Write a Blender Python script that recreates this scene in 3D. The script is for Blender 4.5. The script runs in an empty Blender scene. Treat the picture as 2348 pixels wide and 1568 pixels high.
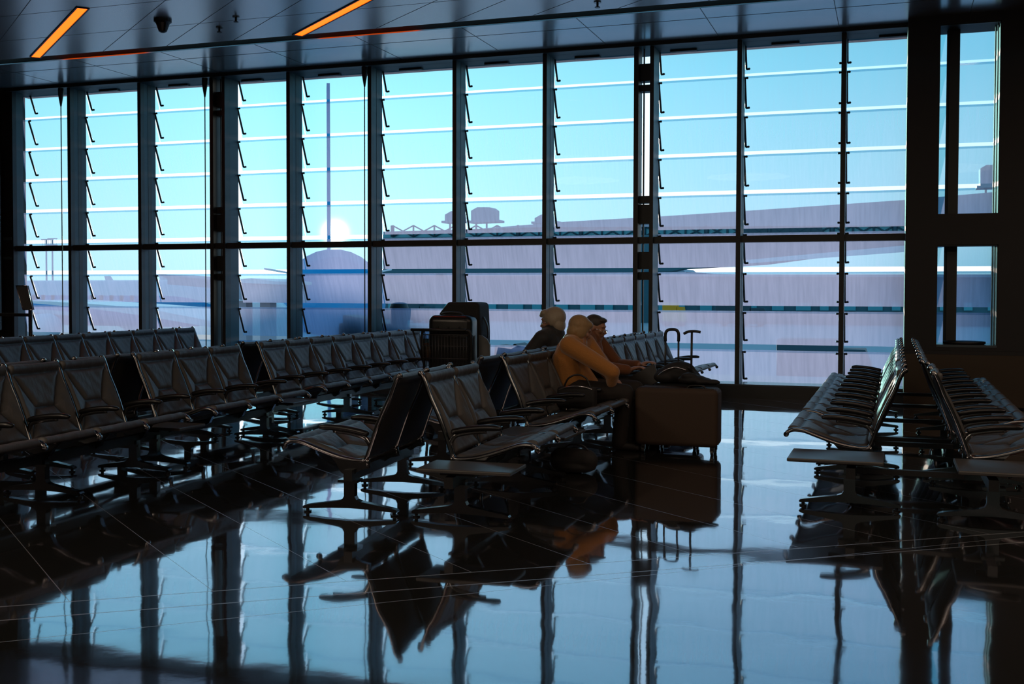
import bpy, bmesh, math, random
from mathutils import Vector, Matrix
random.seed(7)
C = bpy.context.scene.collection
PI = math.pi

# ------------------------------------------------------------------ camera model
W_, H_ = 2348.0, 1568.0
FPX, CY, PIT, ROL, YAW, HC = 2523.33, 746.12, 0.0293741, -0.00274343, 0.33108447, 1.40
_c, _s = math.cos(YAW), math.sin(YAW)
FWD = Vector((-_s*math.cos(PIT), _c*math.cos(PIT), -math.sin(PIT)))
_r = Vector((_c, _s, 0.0))
_d = FWD.cross(_r)
RT = math.cos(ROL)*_r + math.sin(ROL)*_d
DN = -math.sin(ROL)*_r + math.cos(ROL)*_d

def at(px, py, Y):
    """the place in the hall or outside that lies at depth Y in that direction"""
    w = RT*((px-1174)/FPX) + DN*((py-CY)/FPX) + FWD
    w = w*(Y/w.y)
    return Vector((w.x, w.y, w.z+HC))

cam_d = bpy.data.cameras.new('camera')
cam = bpy.data.objects.new('camera', cam_d); C.objects.link(cam)
cam_d.sensor_width = 36; cam_d.lens = FPX/W_*36
cam_d.shift_y = -(H_/2-CY)/W_
cam_d.clip_start = 0.05; cam_d.clip_end = 3000
M = Matrix.Identity(4)
for i in range(3):
    M[i][0] = RT[i]; M[i][1] = -DN[i]; M[i][2] = -FWD[i]
M[2][3] = HC
cam.matrix_world = M
bpy.context.scene.camera = cam

sc = bpy.context.scene
sc.view_settings.view_transform = 'Standard'
sc.view_settings.look = 'None'
sc.view_settings.gamma = 1
sc.view_settings.exposure = 0.0
sc.view_settings.use_curve_mapping = False
sc.cycles.max_bounces = 8
sc.cycles.transparent_max_bounces = 16
sc.cycles.glossy_bounces = 5
sc.cycles.diffuse_bounces = 3
sc.cycles.transmission_bounces = 6
sc.cycles.caustics_reflective = False
sc.cycles.caustics_refractive = False
sc.cycles.sample_clamp_indirect = 4.0

# ------------------------------------------------------------------ materials
def mat(name, col, rough=0.5, metal=0.0, ior=1.5, emit=None, estr=0.0, coat=0.0, bump=None, sheen=0.0):
    m = bpy.data.materials.new(name); m.use_nodes = True
    nt = m.node_tree; b = nt.nodes['Principled BSDF']
    b.inputs['Base Color'].default_value = (*col, 1); b.inputs['Roughness'].default_value = rough
    b.inputs['Metallic'].default_value = metal; b.inputs['IOR'].default_value = ior
    b.inputs['Coat Weight'].default_value = coat
    b.inputs['Sheen Weight'].default_value = sheen
    if emit:
        b.inputs['Emission Color'].default_value = (*emit, 1); b.inputs['Emission Strength'].default_value = estr
    if bump:
        scale, strength, dist = bump[:3]
        tc = nt.nodes.new('ShaderNodeTexCoord')
        n = nt.nodes.new('ShaderNodeTexNoise'); n.inputs['Scale'].default_value = scale; n.inputs['Detail'].default_value = 4
        if len(bump) > 3:
            mp = nt.nodes.new('ShaderNodeMapping'); mp.inputs['Scale'].default_value = bump[3]
            nt.links.new(tc.outputs['Object'], mp.inputs['Vector']); nt.links.new(mp.outputs['Vector'], n.inputs['Vector'])
        else:
            nt.links.new(tc.outputs['Object'], n.inputs['Vector'])
        bp = nt.nodes.new('ShaderNodeBump'); bp.inputs['Strength'].default_value = strength; bp.inputs['Distance'].default_value = dist
        nt.links.new(n.outputs['Fac'], bp.inputs['Height']); nt.links.new(bp.outputs['Normal'], b.inputs['Normal'])
    return m

MT = {}
MT['leather'] = mat('black_leather', (0.075, 0.073, 0.072), 0.5, bump=(26, 0.35, 0.012, (1, 1, 0.45)))
MT['sling'] = mat('sling_back', (0.012, 0.012, 0.013), 0.6, bump=(60, 0.2, 0.004))
def _seam():
    nt = MT['leather'].node_tree; b = nt.nodes['Principled BSDF']
    a = nt.nodes.new('ShaderNodeAttribute'); a.attribute_name = 'seam'
    m = nt.nodes.new('ShaderNodeMix'); m.data_type = 'RGBA'; m.inputs[6].default_value = b.inputs['Base Color'].default_value; m.inputs[7].default_value = (.012, .011, .011, 1)
    nt.links.new(a.outputs['Fac'], m.inputs[0]); nt.links.new(m.outputs[2], b.inputs['Base Color'])
_seam()
MT['alu'] = mat('polished_aluminium', (0.20, 0.205, 0.21), 0.17, 1.0)
MT['alu_dark'] = mat('black_cast_metal', (0.05, 0.05, 0.052), 0.3, 0.6)
MT['armpad'] = mat('black_urethane', (0.008, 0.008, 0.009), 0.3)
MT['table'] = mat('table_laminate', (0.06, 0.058, 0.055), 0.38)
MT['frame'] = mat('anodised_window_frame', (0.045, 0.05, 0.05), 0.45, 0.3)
MT['frame_in'] = mat('grey_frame_liner', (0.055, 0.085, 0.095), 0.5, 0.2)
MT['steel'] = mat('bracket_steel', (0.05, 0.05, 0.055), 0.4, 0.5)
MT['darkwall'] = mat('dark_wall_paint', (0.012, 0.012, 0.013), 0.55, bump=(8, 0.1, 0.01))
MT['brownpanel'] = mat('brown_metal_panel', (0.07, 0.05, 0.032), 0.4, 0.4)
MT['roomwall'] = mat('hall_wall_paint', (0.05, 0.05, 0.05), 0.7, bump=(6, 0.1, 0.01))
MT['sill'] = mat('stone_sill', (0.10, 0.13, 0.15), 0.25, bump=(30, 0.05, 0.01))
MT['cable'] = mat('black_cord', (0.01, 0.01, 0.01), 0.6)
MT['lampemit'] = mat('amber_diffuser', (0.02, 0.008, 0.0), 0.5, emit=(1.0, 0.082, 0.0005), estr=4.0)
MT['glowemit'] = mat('dim_amber_glow', (0.02, 0.008, 0.0), 0.5, emit=(1.0, 0.10, 0.003), estr=.8)
MT['lamphouse'] = mat('lamp_housing', (0.02, 0.015, 0.01), 0.5)
MT['plastic_black'] = mat('black_plastic', (0.012, 0.012, 0.012), 0.4)
MT['cloth_black'] = mat('black_nylon', (0.014, 0.014, 0.015), 0.75, bump=(120, 0.25, 0.004))
MT['shell_black'] = mat('glossy_black_shell', (0.012, 0.013, 0.014), 0.28, bump=(40, 0.05, 0.004))
MT['case_brown'] = mat('brown_woven_case', (0.05, 0.03, 0.018), 0.75, bump=(150, 0.3, 0.004))
MT['chrome'] = mat('chrome', (0.7, 0.7, 0.72), 0.15, 1.0)
MT['greypanel'] = mat('grey_sign_panel', (0.16, 0.17, 0.17), 0.5)
MT['skin'] = mat('skin', (0.42, 0.22, 0.14), 0.5)
MT['hair_blond'] = mat('blond_hair', (0.36, 0.22, 0.09), 0.5, bump=(70, 0.5, 0.01, (1, 1, 0.25)), sheen=0.4)
MT['hair_white'] = mat('white_hair', (0.40, 0.33, 0.24), 0.5, bump=(70, 0.5, 0.01, (1, 1, 0.25)), sheen=0.4)
MT['hair_dark'] = mat('dark_hair', (0.04, 0.03, 0.022), 0.5, bump=(80, 0.5, 0.01, (1, 1, 0.25)), sheen=0.2)
MT['sweater'] = mat('mustard_knit', (0.46, 0.185, 0.035), 0.85, bump=(90, 0.6, 0.008), sheen=0.5)
MT['jacket'] = mat('dark_jacket', (0.02, 0.022, 0.025), 0.7, bump=(14, 0.3, 0.02), sheen=0.2)
MT['jacket_warm'] = mat('brown_pullover', (0.20, 0.07, 0.025), 0.85, bump=(60, 0.4, 0.008), sheen=0.3)
MT['trouser'] = mat('dark_trousers', (0.02, 0.016, 0.014), 0.85, bump=(16, 0.3, 0.02))
MT['trouser_blue'] = mat('dark_denim', (0.022, 0.024, 0.03), 0.85, bump=(16, 0.3, 0.02))
MT['shoe'] = mat('dark_shoe', (0.015, 0.012, 0.01), 0.5)
MT['paper'] = mat('magazine_paper', (0.05, 0.045, 0.04), 0.5)
MT['lens'] = mat('spectacle_lens', (0.6, 0.7, 0.75), 0.05)

def mat_floor():
    m = bpy.data.materials.new('polished_terrazzo'); m.use_nodes = True
    nt = m.node_tree; b = nt.nodes['Principled BSDF']; L = nt.links.new
    tc = nt.nodes.new('ShaderNodeTexCoord'); sep = nt.nodes.new('ShaderNodeSeparateXYZ'); L(tc.outputs['Object'], sep.inputs[0])
    def math_(op, a, bb=None, c=None):
        n = nt.nodes.new('ShaderNodeMath'); n.operation = op
        for i, v in enumerate((a, bb, c)):
            if v is None: continue
            if isinstance(v, (int, float)): n.inputs[i].default_value = v
            else: L(v, n.inputs[i])
        return n.outputs[0]
    def lines(nx, ny, off, spacing, half):
        d = math_('ADD', math_('MULTIPLY', sep.outputs[0], nx), math_('MULTIPLY', sep.outputs[1], ny))
        d = math_('ADD', d, -off)
        f = math_('PINGPONG', d, spacing/2.0)
        return math_('LESS_THAN', f, half)
    def single(nx, ny, off, half):
        d = math_('ADD', math_('MULTIPLY', sep.outputs[0], nx), math_('MULTIPLY', sep.outputs[1], ny))
        return math_('LESS_THAN', math_('ABSOLUTE', math_('ADD', d, -off)), half)
    a1 = math.radians(38.5)
    far = math_('GREATER_THAN', math_('ADD', math_('MULTIPLY', sep.outputs[0], -math.sin(math.radians(35.8))), math_('MULTIPLY', sep.outputs[1], math.cos(math.radians(35.8)))), 5.30)
    g1 = math_('MULTIPLY', lines(math.sin(a1), math.cos(a1), 0.972, 0.6032, 0.0022), far)
    t = math.radians(35.8)
    gA = single(-math.sin(t), math.cos(t), 5.305, 0.006); gB = single(-math.sin(t), math.cos(t), 5.082, 0.006)
    t2 = math.radians(40.5)
    gC = single(-math.sin(t2), math.cos(t2), 4.806, 0.0035)
    g = math_('MAXIMUM', math_('MAXIMUM', g1, gA), math_('MAXIMUM', gB, gC))
    noi = nt.nodes.new('ShaderNodeTexNoise'); noi.inputs['Scale'].default_value = 140; noi.inputs['Detail'].default_value = 3; L(tc.outputs['Object'], noi.inputs['Vector'])
    ramp = nt.nodes.new('ShaderNodeValToRGB'); ramp.color_ramp.elements[0].position = .35; ramp.color_ramp.elements[0].color = (.012, .014, .014, 1)
    ramp.color_ramp.elements[1].position = .75; ramp.color_ramp.elements[1].color = (.035, .036, .034, 1); L(noi.outputs['Fac'], ramp.inputs[0])
    mix = nt.nodes.new('ShaderNodeMix'); mix.data_type = 'RGBA'; L(g, mix.inputs[0]); L(ramp.outputs[0], mix.inputs[6]); mix.inputs[7].default_value = (.22, .25, .27, 1)
    L(mix.outputs[2], b.inputs['Base Color'])
    n2 = nt.nodes.new('ShaderNodeTexNoise'); n2.inputs['Scale'].default_value = 1.1; n2.inputs['Detail'].default_value = 3; L(tc.outputs['Object'], n2.inputs['Vector'])
    rr = nt.nodes.new('ShaderNodeMapRange'); rr.inputs[1].default_value = .3; rr.inputs[2].default_value = .75; rr.inputs[3].default_value = .025; rr.inputs[4].default_value = .085; L(n2.outputs['Fac'], rr.inputs[0])
    rg = math_('ADD', rr.outputs[0], math_('MULTIPLY', g, .3)); L(rg, b.inputs['Roughness'])
    b.inputs['IOR'].default_value = 3.5; b.inputs['Specular Tint'].default_value = (1, .86, 1, 1); b.inputs['Coat Weight'].default_value = .7; b.inputs['Coat IOR'].default_value = 2.0; b.inputs['Coat Roughness'].default_value = .03
    n3 = nt.nodes.new('ShaderNodeTexNoise'); n3.inputs['Scale'].default_value = 1.7; n3.inputs['Detail'].default_value = 1.5; L(tc.outputs['Object'], n3.inputs['Vector'])
    bp = nt.nodes.new('ShaderNodeBump'); bp.inputs['Strength'].default_value = 0.2; bp.inputs['Distance'].default_value = 0.012
    n4 = nt.nodes.new('ShaderNodeTexNoise'); n4.inputs['Scale'].default_value = 22; n4.inputs['Detail'].default_value = 2; L(tc.outputs['Object'], n4.inputs['Vector'])
    hh = math_('ADD', n3.outputs['Fac'], math_('MULTIPLY', n4.outputs['Fac'], .02))
    L(hh, bp.inputs['Height']); L(bp.outputs['Normal'], b.inputs['Normal']); L(bp.outputs['Normal'], b.inputs['Coat Normal'])
    return m
MT['floor'] = mat_floor()

def mat_ceiling(name, base, rough, diag):
    m = mat(name, base, rough, 0.75)
    nt = m.node_tree; b = nt.nodes['Principled BSDF']; L = nt.links.new
    tc = nt.nodes.new('ShaderNodeTexCoord')
    n = nt.nodes.new('ShaderNodeTexNoise'); n.inputs['Scale'].default_value = 0.9; n.inputs['Detail'].default_value = 2; L(tc.outputs['Object'], n.inputs['Vector'])
    bp = nt.nodes.new('ShaderNodeBump'); bp.inputs['Strength'].default_value = .12; bp.inputs['Distance'].default_value = .02
    L(n.outputs['Fac'], bp.inputs['Height']); L(bp.outputs['Normal'], b.inputs['Normal'])
    return m
MT['ceiling'] = mat_ceiling('ceiling_metal_panel', (0.66, 0.67, 0.68), 0.27, True)
MT['soffit'] = mat_ceiling('soffit_metal_panel', (0.80, 0.81, 0.84), 0.2, False)

def mat_glass_clear(name, tint, refl):
    m = bpy.data.materials.new(name); m.use_nodes = True
    nt = m.node_tree; nt.nodes.clear(); L = nt.links.new
    o = nt.nodes.new('ShaderNodeOutputMaterial'); t = nt.nodes.new('ShaderNodeBsdfTransparent'); t.inputs[0].default_value = (*tint, 1)
    g = nt.nodes.new('ShaderNodeBsdfGlossy'); g.inputs['Roughness'].default_value = .02; g.inputs['Color'].default_value = (1, 1, 1, 1)
    x = nt.nodes.new('ShaderNodeMixShader'); x.inputs[0].default_value = refl
    L(t.outputs[0], x.inputs[1]); L(g.outputs[0], x.inputs[2]); L(x.outputs[0], o.inputs[0])
    return m
MT['pane'] = mat_glass_clear('clear_window_pane', (.985, .99, .99), .0015)
MT['blade_edge'] = mat_glass_clear('louvre_glass_edge', (.55, .72, .82), .05)

def mat_blade():
    """weathered louvre glass: tinted, with a dusty film that the light outside makes glow; stronger haze on the lower blades is painted in by height"""
    m = bpy.data.materials.new('dusty_louvre_glass'); m.use_nodes = True
    nt = m.node_tree; nt.nodes.clear(); L = nt.links.new
    o = nt.nodes.new('ShaderNodeOutputMaterial')
    t = nt.nodes.new('ShaderNodeBsdfTransparent'); t.inputs[0].default_value = (.27, .60, .65, 1)
    r = nt.nodes.new('ShaderNodeBsdfTranslucent'); r.inputs['Color'].default_value = (.50, .53, .78, 1)
    x = nt.nodes.new('ShaderNodeMixShader'); L(t.outputs[0], x.inputs[1]); L(r.outputs[0], x.inputs[2])
    tc = nt.nodes.new('ShaderNodeTexCoord'); mp = nt.nodes.new('ShaderNodeMapping'); mp.inputs['Scale'].default_value = (9, 1, .7)
    n = nt.nodes.new('ShaderNodeTexNoise'); n.inputs['Scale'].default_value = 3; n.inputs['Detail'].default_value = 5
    L(tc.outputs['Object'], mp.inputs['Vector']); L(mp.outputs['Vector'], n.inputs['Vector'])
    rr = nt.nodes.new('ShaderNodeMapRange'); rr.inputs[1].default_value = .3; rr.inputs[2].default_value = .7; rr.inputs[3].default_value = .90; rr.inputs[4].default_value = 1.1
    L(n.outputs['Fac'], rr.inputs[0])
    sp = nt.nodes.new('ShaderNodeSeparateXYZ'); L(tc.outputs['Object'], sp.inputs[0])
    zz = nt.nodes.new('ShaderNodeMapRange'); zz.inputs[1].default_value = 1.8; zz.inputs[2].default_value = 4.6; zz.inputs[3].default_value = .40; zz.inputs[4].default_value = .13  # height ramp paints the stronger low haze into the film
    L(sp.outputs[2], zz.inputs[0])
    mu = nt.nodes.new('ShaderNodeMath'); mu.operation = 'MULTIPLY'; L(rr.outputs[0], mu.inputs[0]); L(zz.outputs[0], mu.inputs[1])
    L(mu.outputs[0], x.inputs[0])
    L(x.outputs[0], o.inputs[0])
    return m
MT['blade'] = mat_blade()
MT['blade_clear'] = mat_glass_clear('louvre_glass_inner_face', (1, 1, 1), .0)

# ------------------------------------------------------------------ mesh builder
class MB:
    def __init__(s): s.v = []; s.f = []; s.mi = []; s.sm = []
    def add(s, vs, fs, mi=0, smooth=False):
        o = len(s.v); s.v += [tuple(p) for p in vs]
        for f in fs: s.f.append(tuple(i+o for i in f)); s.mi.append(mi); s.sm.append(smooth)
    def box(s, x0, x1, y0, y1, z0, z1, mi=0):
        s.add([(x0,y0,z0),(x1,y0,z0),(x1,y1,z0),(x0,y1,z0),(x0,y0,z1),(x1,y0,z1),(x1,y1,z1),(x0,y1,z1)],
              [(0,3,2,1),(4,5,6,7),(0,1,5,4),(1,2,6,5),(2,3,7,6),(3,0,4,7)], mi)
    def rbox(s, x0, x1, y0, y1, z0, z1, r=.02, n=4, mi=0, smooth=True):
        """box with rounded edges (superellipsoid-like loft of rounded rectangles)"""
        def rect(inset, z):
            out = []; rr = max(r-inset, 0.0) if False else r
            for (cx, cy, a0) in ((x1-r, y1-r, 0), (x0+r, y1-r, PI/2), (x0+r, y0+r, PI), (x1-r, y0+r, 1.5*PI)):
                for k in range(n+1):
                    a = a0+PI/2*k/n
                    out.append((cx+(r-inset)*math.cos(a), cy+(r-inset)*math.sin(a), z))
            return out
        rings = []
        for k in range(n+1):
            a = PI/2*k/n; rings.append(rect(r*(1-math.sin(a)), z0+r*(1-math.cos(a))))
        for k in range(n+1):
            a = PI/2*k/n; rings.append(rect(r*(1-math.cos(a)), z1-r*(1-math.sin(a))))
        s.loft(rings, True, True, mi, smooth)
    def loft(s, rings, capa=True, capb=True, mi=0, smooth=True):
        n = len(rings[0]); vs = [p for r in rings for p in r]; fs = []
        for i in range(len(rings)-1):
            for j in range(n):
                a = i*n+j; b = i*n+(j+1) % n
                fs.append((a, b, b+n, a+n))
        if capa: fs.append(tuple(range(n-1, -1, -1)))
        if capb: fs.append(tuple(range((len(rings)-1)*n, len(rings)*n)))
        s.add(vs, fs, mi, smooth)
    def tube(s, pts, r, n=8, mi=0, squash=None, closed=False, smooth=True):
        pts = [Vector(p) for p in pts]; rings = []
        rs = r if isinstance(r, (list, tuple)) else [r]*len(pts)
        up = None
        for i, p in enumerate(pts):
            a = pts[max(i-1, 0)]; b = pts[min(i+1, len(pts)-1)]
            t = (b-a).normalized()
            if up is None:
                up = Vector((0, 0, 1)) if abs(t.z) < .9 else Vector((0, 1, 0))
            x = t.cross(up).normalized(); y = x.cross(t).normalized(); up = y
            q1, q2 = (squash if squash else (1, 1))
            rings.append([p + x*math.cos(2*PI*k/n)*rs[i]*q1 + y*math.sin(2*PI*k/n)*rs[i]*q2 for k in range(n)])
        s.loft(rings, True, True, mi, smooth)
    def sphere(s, c, r, n=12, m=8, mi=0, sc_=(1, 1, 1)):
        c = Vector(c); rings = []
        for i in range(1, m):
            th = PI*i/m
            rings.append([c+Vector((r*sc_[0]*math.sin(th)*math.cos(2*PI*k/n), r*sc_[1]*math.sin(th)*math.sin(2*PI*k/n), -r*sc_[2]*math.cos(th))) for k in range(n)])
        s.loft(rings, True, True, mi, True)
    def cyl(s, c, r, h, n=16, mi=0, r2=None):
        c = Vector(c); r2 = r if r2 is None else r2
        s.loft([[c+Vector((rr*math.cos(2*PI*k/n), rr*math.sin(2*PI*k/n), z)) for k in range(n)] for rr, z in ((r, 0), (r2, h))], True, True, mi, False)
    def prism(s, poly, axis, a, b, mi=0):
        """poly: list of 2-D points, extruded along axis from a to b"""
        def P(u, w, t):
            return {'x': (t, u, w), 'y': (u, t, w), 'z': (u, w, t)}[axis]
        s.loft([[P(u, w, a) for u, w in poly], [P(u, w, b) for u, w in poly]], True, True, mi, False)
    def mesh(s, name):
        me = bpy.data.meshes.new(name); me.from_pydata(s.v, [], s.f)
        for p, mi, sm in zip(me.polygons, s.mi, s.sm): p.material_index = mi; p.use_smooth = sm
        bm = bmesh.new(); bm.from_mesh(me); bmesh.ops.recalc_face_normals(bm, faces=bm.faces); bm.to_mesh(me); bm.free()
        me.update(); return me
    def build(s, name, mats, parent=None, loc=None):
        me = s.mesh(name)
        for m in (mats if isinstance(mats, (list, tuple)) else [mats]): me.materials.append(m)
        return link(name, me, parent, loc)

def link(name, me, parent=None, loc=None, rot=None):
    o = bpy.data.objects.new(name, me); C.objects.link(o)
    if parent: o.parent = parent
    if loc: o.location = loc
    if rot: o.rotation_euler = rot
    return o
def tag(o, label=None, cat=None, group=None, kind=None):
    if label: o['label'] = label
    if cat: o['category'] = cat
    if group: o['group'] = group
    if kind: o['kind'] = kind
    return o
def empty(name, loc=(0, 0, 0), rz=0):
    o = bpy.data.objects.new(name, None); C.objects.link(o); o.location = loc; o.rotation_euler = (0, 0, rz); o.empty_display_size = .1
    return o
def crom(pts, n=6):
    P = [Vector(p) for p in pts]; out = []
    for i in range(len(P)-1):
        p0 = P[max(i-1, 0)]; p1 = P[i]; p2 = P[i+1]; p3 = P[min(i+2, len(P)-1)]
        for k in range(n):
            t = k/n
            out.append(.5*((2*p1)+(-p0+p2)*t+(2*p0-5*p1+4*p2-p3)*t*t+(-p0+3*p1-3*p2+p3)*t**3))
    out.append(P[-1]); return out

# ------------------------------------------------------------------ the hall
YW = 15.05
ZC = 4.85
def struct(name, mb, m, label, cat='structure', parent=None):
    o = mb.build(name, m, parent)
    if parent is None: tag(o, label, cat, kind='structure')
    return o

b = MB(); b.box(-15, 7.5, -9, 15.6, -.12, 0); struct('floor', b, MT['floor'], 'polished dark terrazzo floor reflecting the tall windows', 'floor')
# main ceiling with fine panel joints
b = MB(); b.box(-15, 7.5, -9, 13.12, ZC, ZC+.1)
ca, sa = math.cos(math.radians(38.5)), math.sin(math.radians(38.5))
def strip(mb, p, d, l, w, z0, z1, mi):
    """thin strip from p along unit d, length l, width w"""
    p = Vector((p[0], p[1], 0)); d = Vector((d[0], d[1], 0)); n = Vector((-d.y, d.x, 0))*(w/2)
    q = p+d*l
    vs = [p-n, q-n, q+n, p+n]
    mb.add([(v.x, v.y, z0) for v in vs]+[(v.x, v.y, z1) for v in vs], [(0,3,2,1),(4,5,6,7),(0,1,5,4),(1,2,6,5),(2,3,7,6),(3,0,4,7)], mi)
for k in range(-9, 18):
    n = 2.92 + .672*k
    if k % 4 == 0 and k <= 4: continue
    x0 = (n - 13.11*ca)/sa
    strip(b, (x0, 13.11), (ca, -sa), 20, .009, ZC-.0015, ZC+.01, 1)
for y in (12.16, 11.08, 9.4, 7.4, 5.4):
    strip(b, (-15, y), (1, 0), 22.4, .006, ZC-.0015, ZC+.01, 1)
struct('ceiling', b, [MT['ceiling'], MT['lamphouse']], 'dark satin metal panel ceiling with diagonal joints', 'ceiling')
# dark reveal and window soffit
b = MB(); b.box(-15, 7.5, 13.05, 13.5, ZC+.16, ZC+.3); b.box(-15, 7.5, 13.4, 13.42, ZC+.02, ZC+.2)
struct('trim_1', b, MT['lamphouse'], 'dark reveal between the main ceiling and the window soffit', 'trim')
b = MB(); b.box(-15, 7.5, 13.42, 15.3, ZC, ZC+.1)
strip(b, (-15, 13.93), (1, 0), 22.4, .012, ZC-.002, ZC+.01, 1)
for k in range(-3, 9):
    strip(b, (-8.42+1.55*(k-1), 13.43), (0, 1), 1.6, .008, ZC-.002, ZC+.01, 1)
struct('trim_2', b, [MT['soffit'], MT['lamphouse']], 'metal panel soffit strip running along the top of the windows', 'soffit')
# window head, transom, sill
b = MB(); b.box(-14.42, .2, 14.98, 15.05, 4.80, ZC)
b.box(-14.42, .2, 15.05, 15.7, 4.803, ZC+.05, 1)
for k in range(10):
    x = -12.3+1.385*k; b.box(x-.35, x+.02, 15.36, 15.44, 4.775, 4.803, 0)
struct('trim_3', b, [MT['frame'], MT['frame_in']], 'dark head frame along the top of the window wall', 'trim')
b = MB(); b.box(-14.2, .172, 15.1, 15.24, 2.095, 2.185); struct('trim_4', b, MT['frame'], 'dark horizontal transom bar across the window wall', 'trim')
b = MB(); b.box(-14.42, .172, 15.0, 15.7, 0, .165); b.box(-14.42, .172, 15.03, 15.5, .165, .18, 1)
struct('window_sill', b, [MT['frame'], MT['sill']], 'low dark sill plinth under the window wall', 'sill')

MUL = [-13.04, -11.635, -10.265, -8.877, -7.484, -6.106, -4.722, -3.397, -1.984, -.641]
DBL = (2, 7)
zt = 4.805
RIGHT = []     # where the glass of the next bay begins
for i, x in enumerate(MUL):
    b = MB()
    if i in DBL:
        b.box(x, x+.065, 15.05, 15.16, .17, zt); b.box(x+.006, x+.059, 15.16, 15.32, .17, zt, 1)
        b.box(x+.225, x+.28, 15.05, 15.2, .17, zt); b.box(x+.23, x+.275, 15.2, 15.44, .17, zt, 1)
        b.box(x+.10, x+.118, 15.2, 15.23, .17, zt)
        for z0, z1 in ((4.35, 4.59), (4.21, 4.30), (2.66, 2.76), (2.37, 2.64), (1.74, 1.98), (1.59, 1.70), (.2, .3)):
            b.box(x+.06, x+.235, 15.15, 15.3, z0, z1)
        RIGHT.append(x+.28)
        lab = 'paired dark window mullions with a bright slit between them, ' + ('left of the sunlit bays' if i == 2 else 'just behind the seated travellers')
    else:
        d3 = 15.44
        b.box(x, x+.062, 15.05, 15.14, .17, zt); b.box(x+.005, x+.057, 15.14, 15.24, .17, zt, 1)
        b.box(x, x+.060, 15.24, 15.33, .17, zt); b.box(x+.005, x+.055, 15.33, d3, .17, zt, 1)
        RIGHT.append(x+.062)
        lab = 'dark vertical window mullion, number %d of ten counted from the left' % (i+1)
    struct('trim_%d' % (i+5), b, [MT['frame'], MT['frame_in']], lab, 'mullion')

# louvre brackets (shared meshes) and the window bays
def bracket_mesh(sg):
    q = MB(); q.tube([(0, -.165, .385), (0, 0, 0)], .016, 6)
    q.tube([(0, 0, 0), (sg*.034, 0, .004)], .015, 6); q.sphere((sg*.038, 0, .004), .017, 8, 6)
    q.tube([(0, -.165, .385), (sg*.03, -.165, .385)], .014, 6); q.sphere((sg*.034, -.165, .385), .017, 8, 6)
    me = q.mesh('louvre_bracket'); me.materials.append(MT['steel']); return me
BR = {1: bracket_mesh(1), -1: bracket_mesh(-1)}
GAP, TILT = .07, .17
def blade(x0, x1, zo, ztop):
    q = MB(); th = .012
    y0, y1 = 15.62, 15.62-TILT*(ztop-zo)/.468
    # faces: outer (dusty) first
    vs = []
    for x in (x0, x1):
        vs += [(x, y0, zo), (x, y0+th, zo), (x, y1+th, ztop), (x, y1, ztop)]
    q.add(vs, [(1, 5, 6, 2)], 0); q.add(vs, [(0, 3, 7, 4)], 1)
    q.add(vs, [(0, 1, 2, 3), (4, 7, 6, 5), (0, 4, 5, 1)], 1); q.add(vs, [(3, 2, 6, 7)], 2)
    # aluminium edge strip along the top edge
    e = .028
    f = (ztop-e-zo)/(ztop-zo); ye = y0+(y1-y0)*f; ze = ztop-e
    q.add([(x0, ye-.004, ze), (x1, ye-.004, ze), (x1, y1-.004, ztop), (x0, y1-.004, ztop)], [(0, 1, 2, 3)], 2)
    return q
def zo_k(k): return 1.4+(3.026-.532*k)*1.011
def window_bay(n, x0, x1, label, ks=range(9), zlo=.18, zhi=4.803):
    w = empty('window_%d' % n, (0, 0, 0)); tag(w, label, 'window', kind='structure')
    for z0, z1 in ((max(zlo, .18), 2.10), (2.18, zhi)):
        q = MB(); q.box(x0-.01, x1+.01, 15.185, 15.197, z0, z1); q.build('pane', MT['pane'], w)
    for k in ks:
        zo = zo_k(k); ztop = min(zo+.538-GAP, 4.93)
        blade(x0-(.3 if n == 1 else .05), x1-.004, zo, ztop).build('louvre_blade', [MT['blade'], MT['blade_clear'], MT['blade_edge']], w)
        for sg, xx in ((1, x0-.008), (-1, x1-.002))[:2 if n == 10 else (0 if n == 12 else 1)]:
            link('louvre_bracket', BR[sg], w, (xx, 15.595, zo+.055))
    return w
NTH = ['leftmost', 'second', 'third', 'fourth', 'fifth', 'sixth', 'seventh', 'eighth', 'ninth', 'tenth', 'eleventh']
edges = [-14.18] + RIGHT
rights = MUL + [.172]
for i in range(11):
    window_bay(i+1, edges[i], rights[i], '%s tall window bay from the left with tilted louvre glass' % NTH[i])

# hanging cords of the window shades
for px, nm in ((143, 'in front of the leftmost bay'), (472, 'left of the first paired mullions'), (837, 'right of the bay with the low sun')):
    x = at(px, 500, 15.0).x
    t = empty('shade_cord', (x, 14.99, .35)); tag(t, 'thin shade cord hanging from the window head, %s' % nm, 'cord', 'shade cords along the window wall')
    q = MB(); q.tube([(0, 0, 0), (0, 0, 4.2)], .009, 6); q.build('cord', MT['cable'], t)
    q = MB(); q.cyl((0, 0, 4.14), .012, .2, 10, 0, .045); q.cyl((0, 0, 4.34), .045, .1, 10); q.build('pull_housing', MT['plastic_black'], t)

# left end pier
b = MB(); b.box(-14.9, -14.42, 14.95, 15.6, 0, ZC+.1); b.box(-14.42, -14.19, 15.05, 15.14, .17, 4.805); b.box(-14.42, -14.197, 15.14, 15.3, .17, 4.805, 1)
for z in (2.28, 1.95): b.box(-14.40, -14.22, 15.03, 15.05, z, z+.05, 1)
struct('wall_left', b, [MT['darkwall'], MT['frame_in']], 'dark pier at the left end of the window wall', 'wall')
b = MB(); b.box(-14.75, -14.315, 14.85, 14.9, .75, 3.75); struct('wall_far_left', b, MT['frame_in'], 'grey green wall panel at the left edge of the picture', 'wall')
b = MB(); b.box(-15.1, -14.9, -9, 15.0, 0, ZC+.3); struct('wall_west', b, MT['roomwall'], 'plain side wall left of the seating hall', 'wall')

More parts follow.
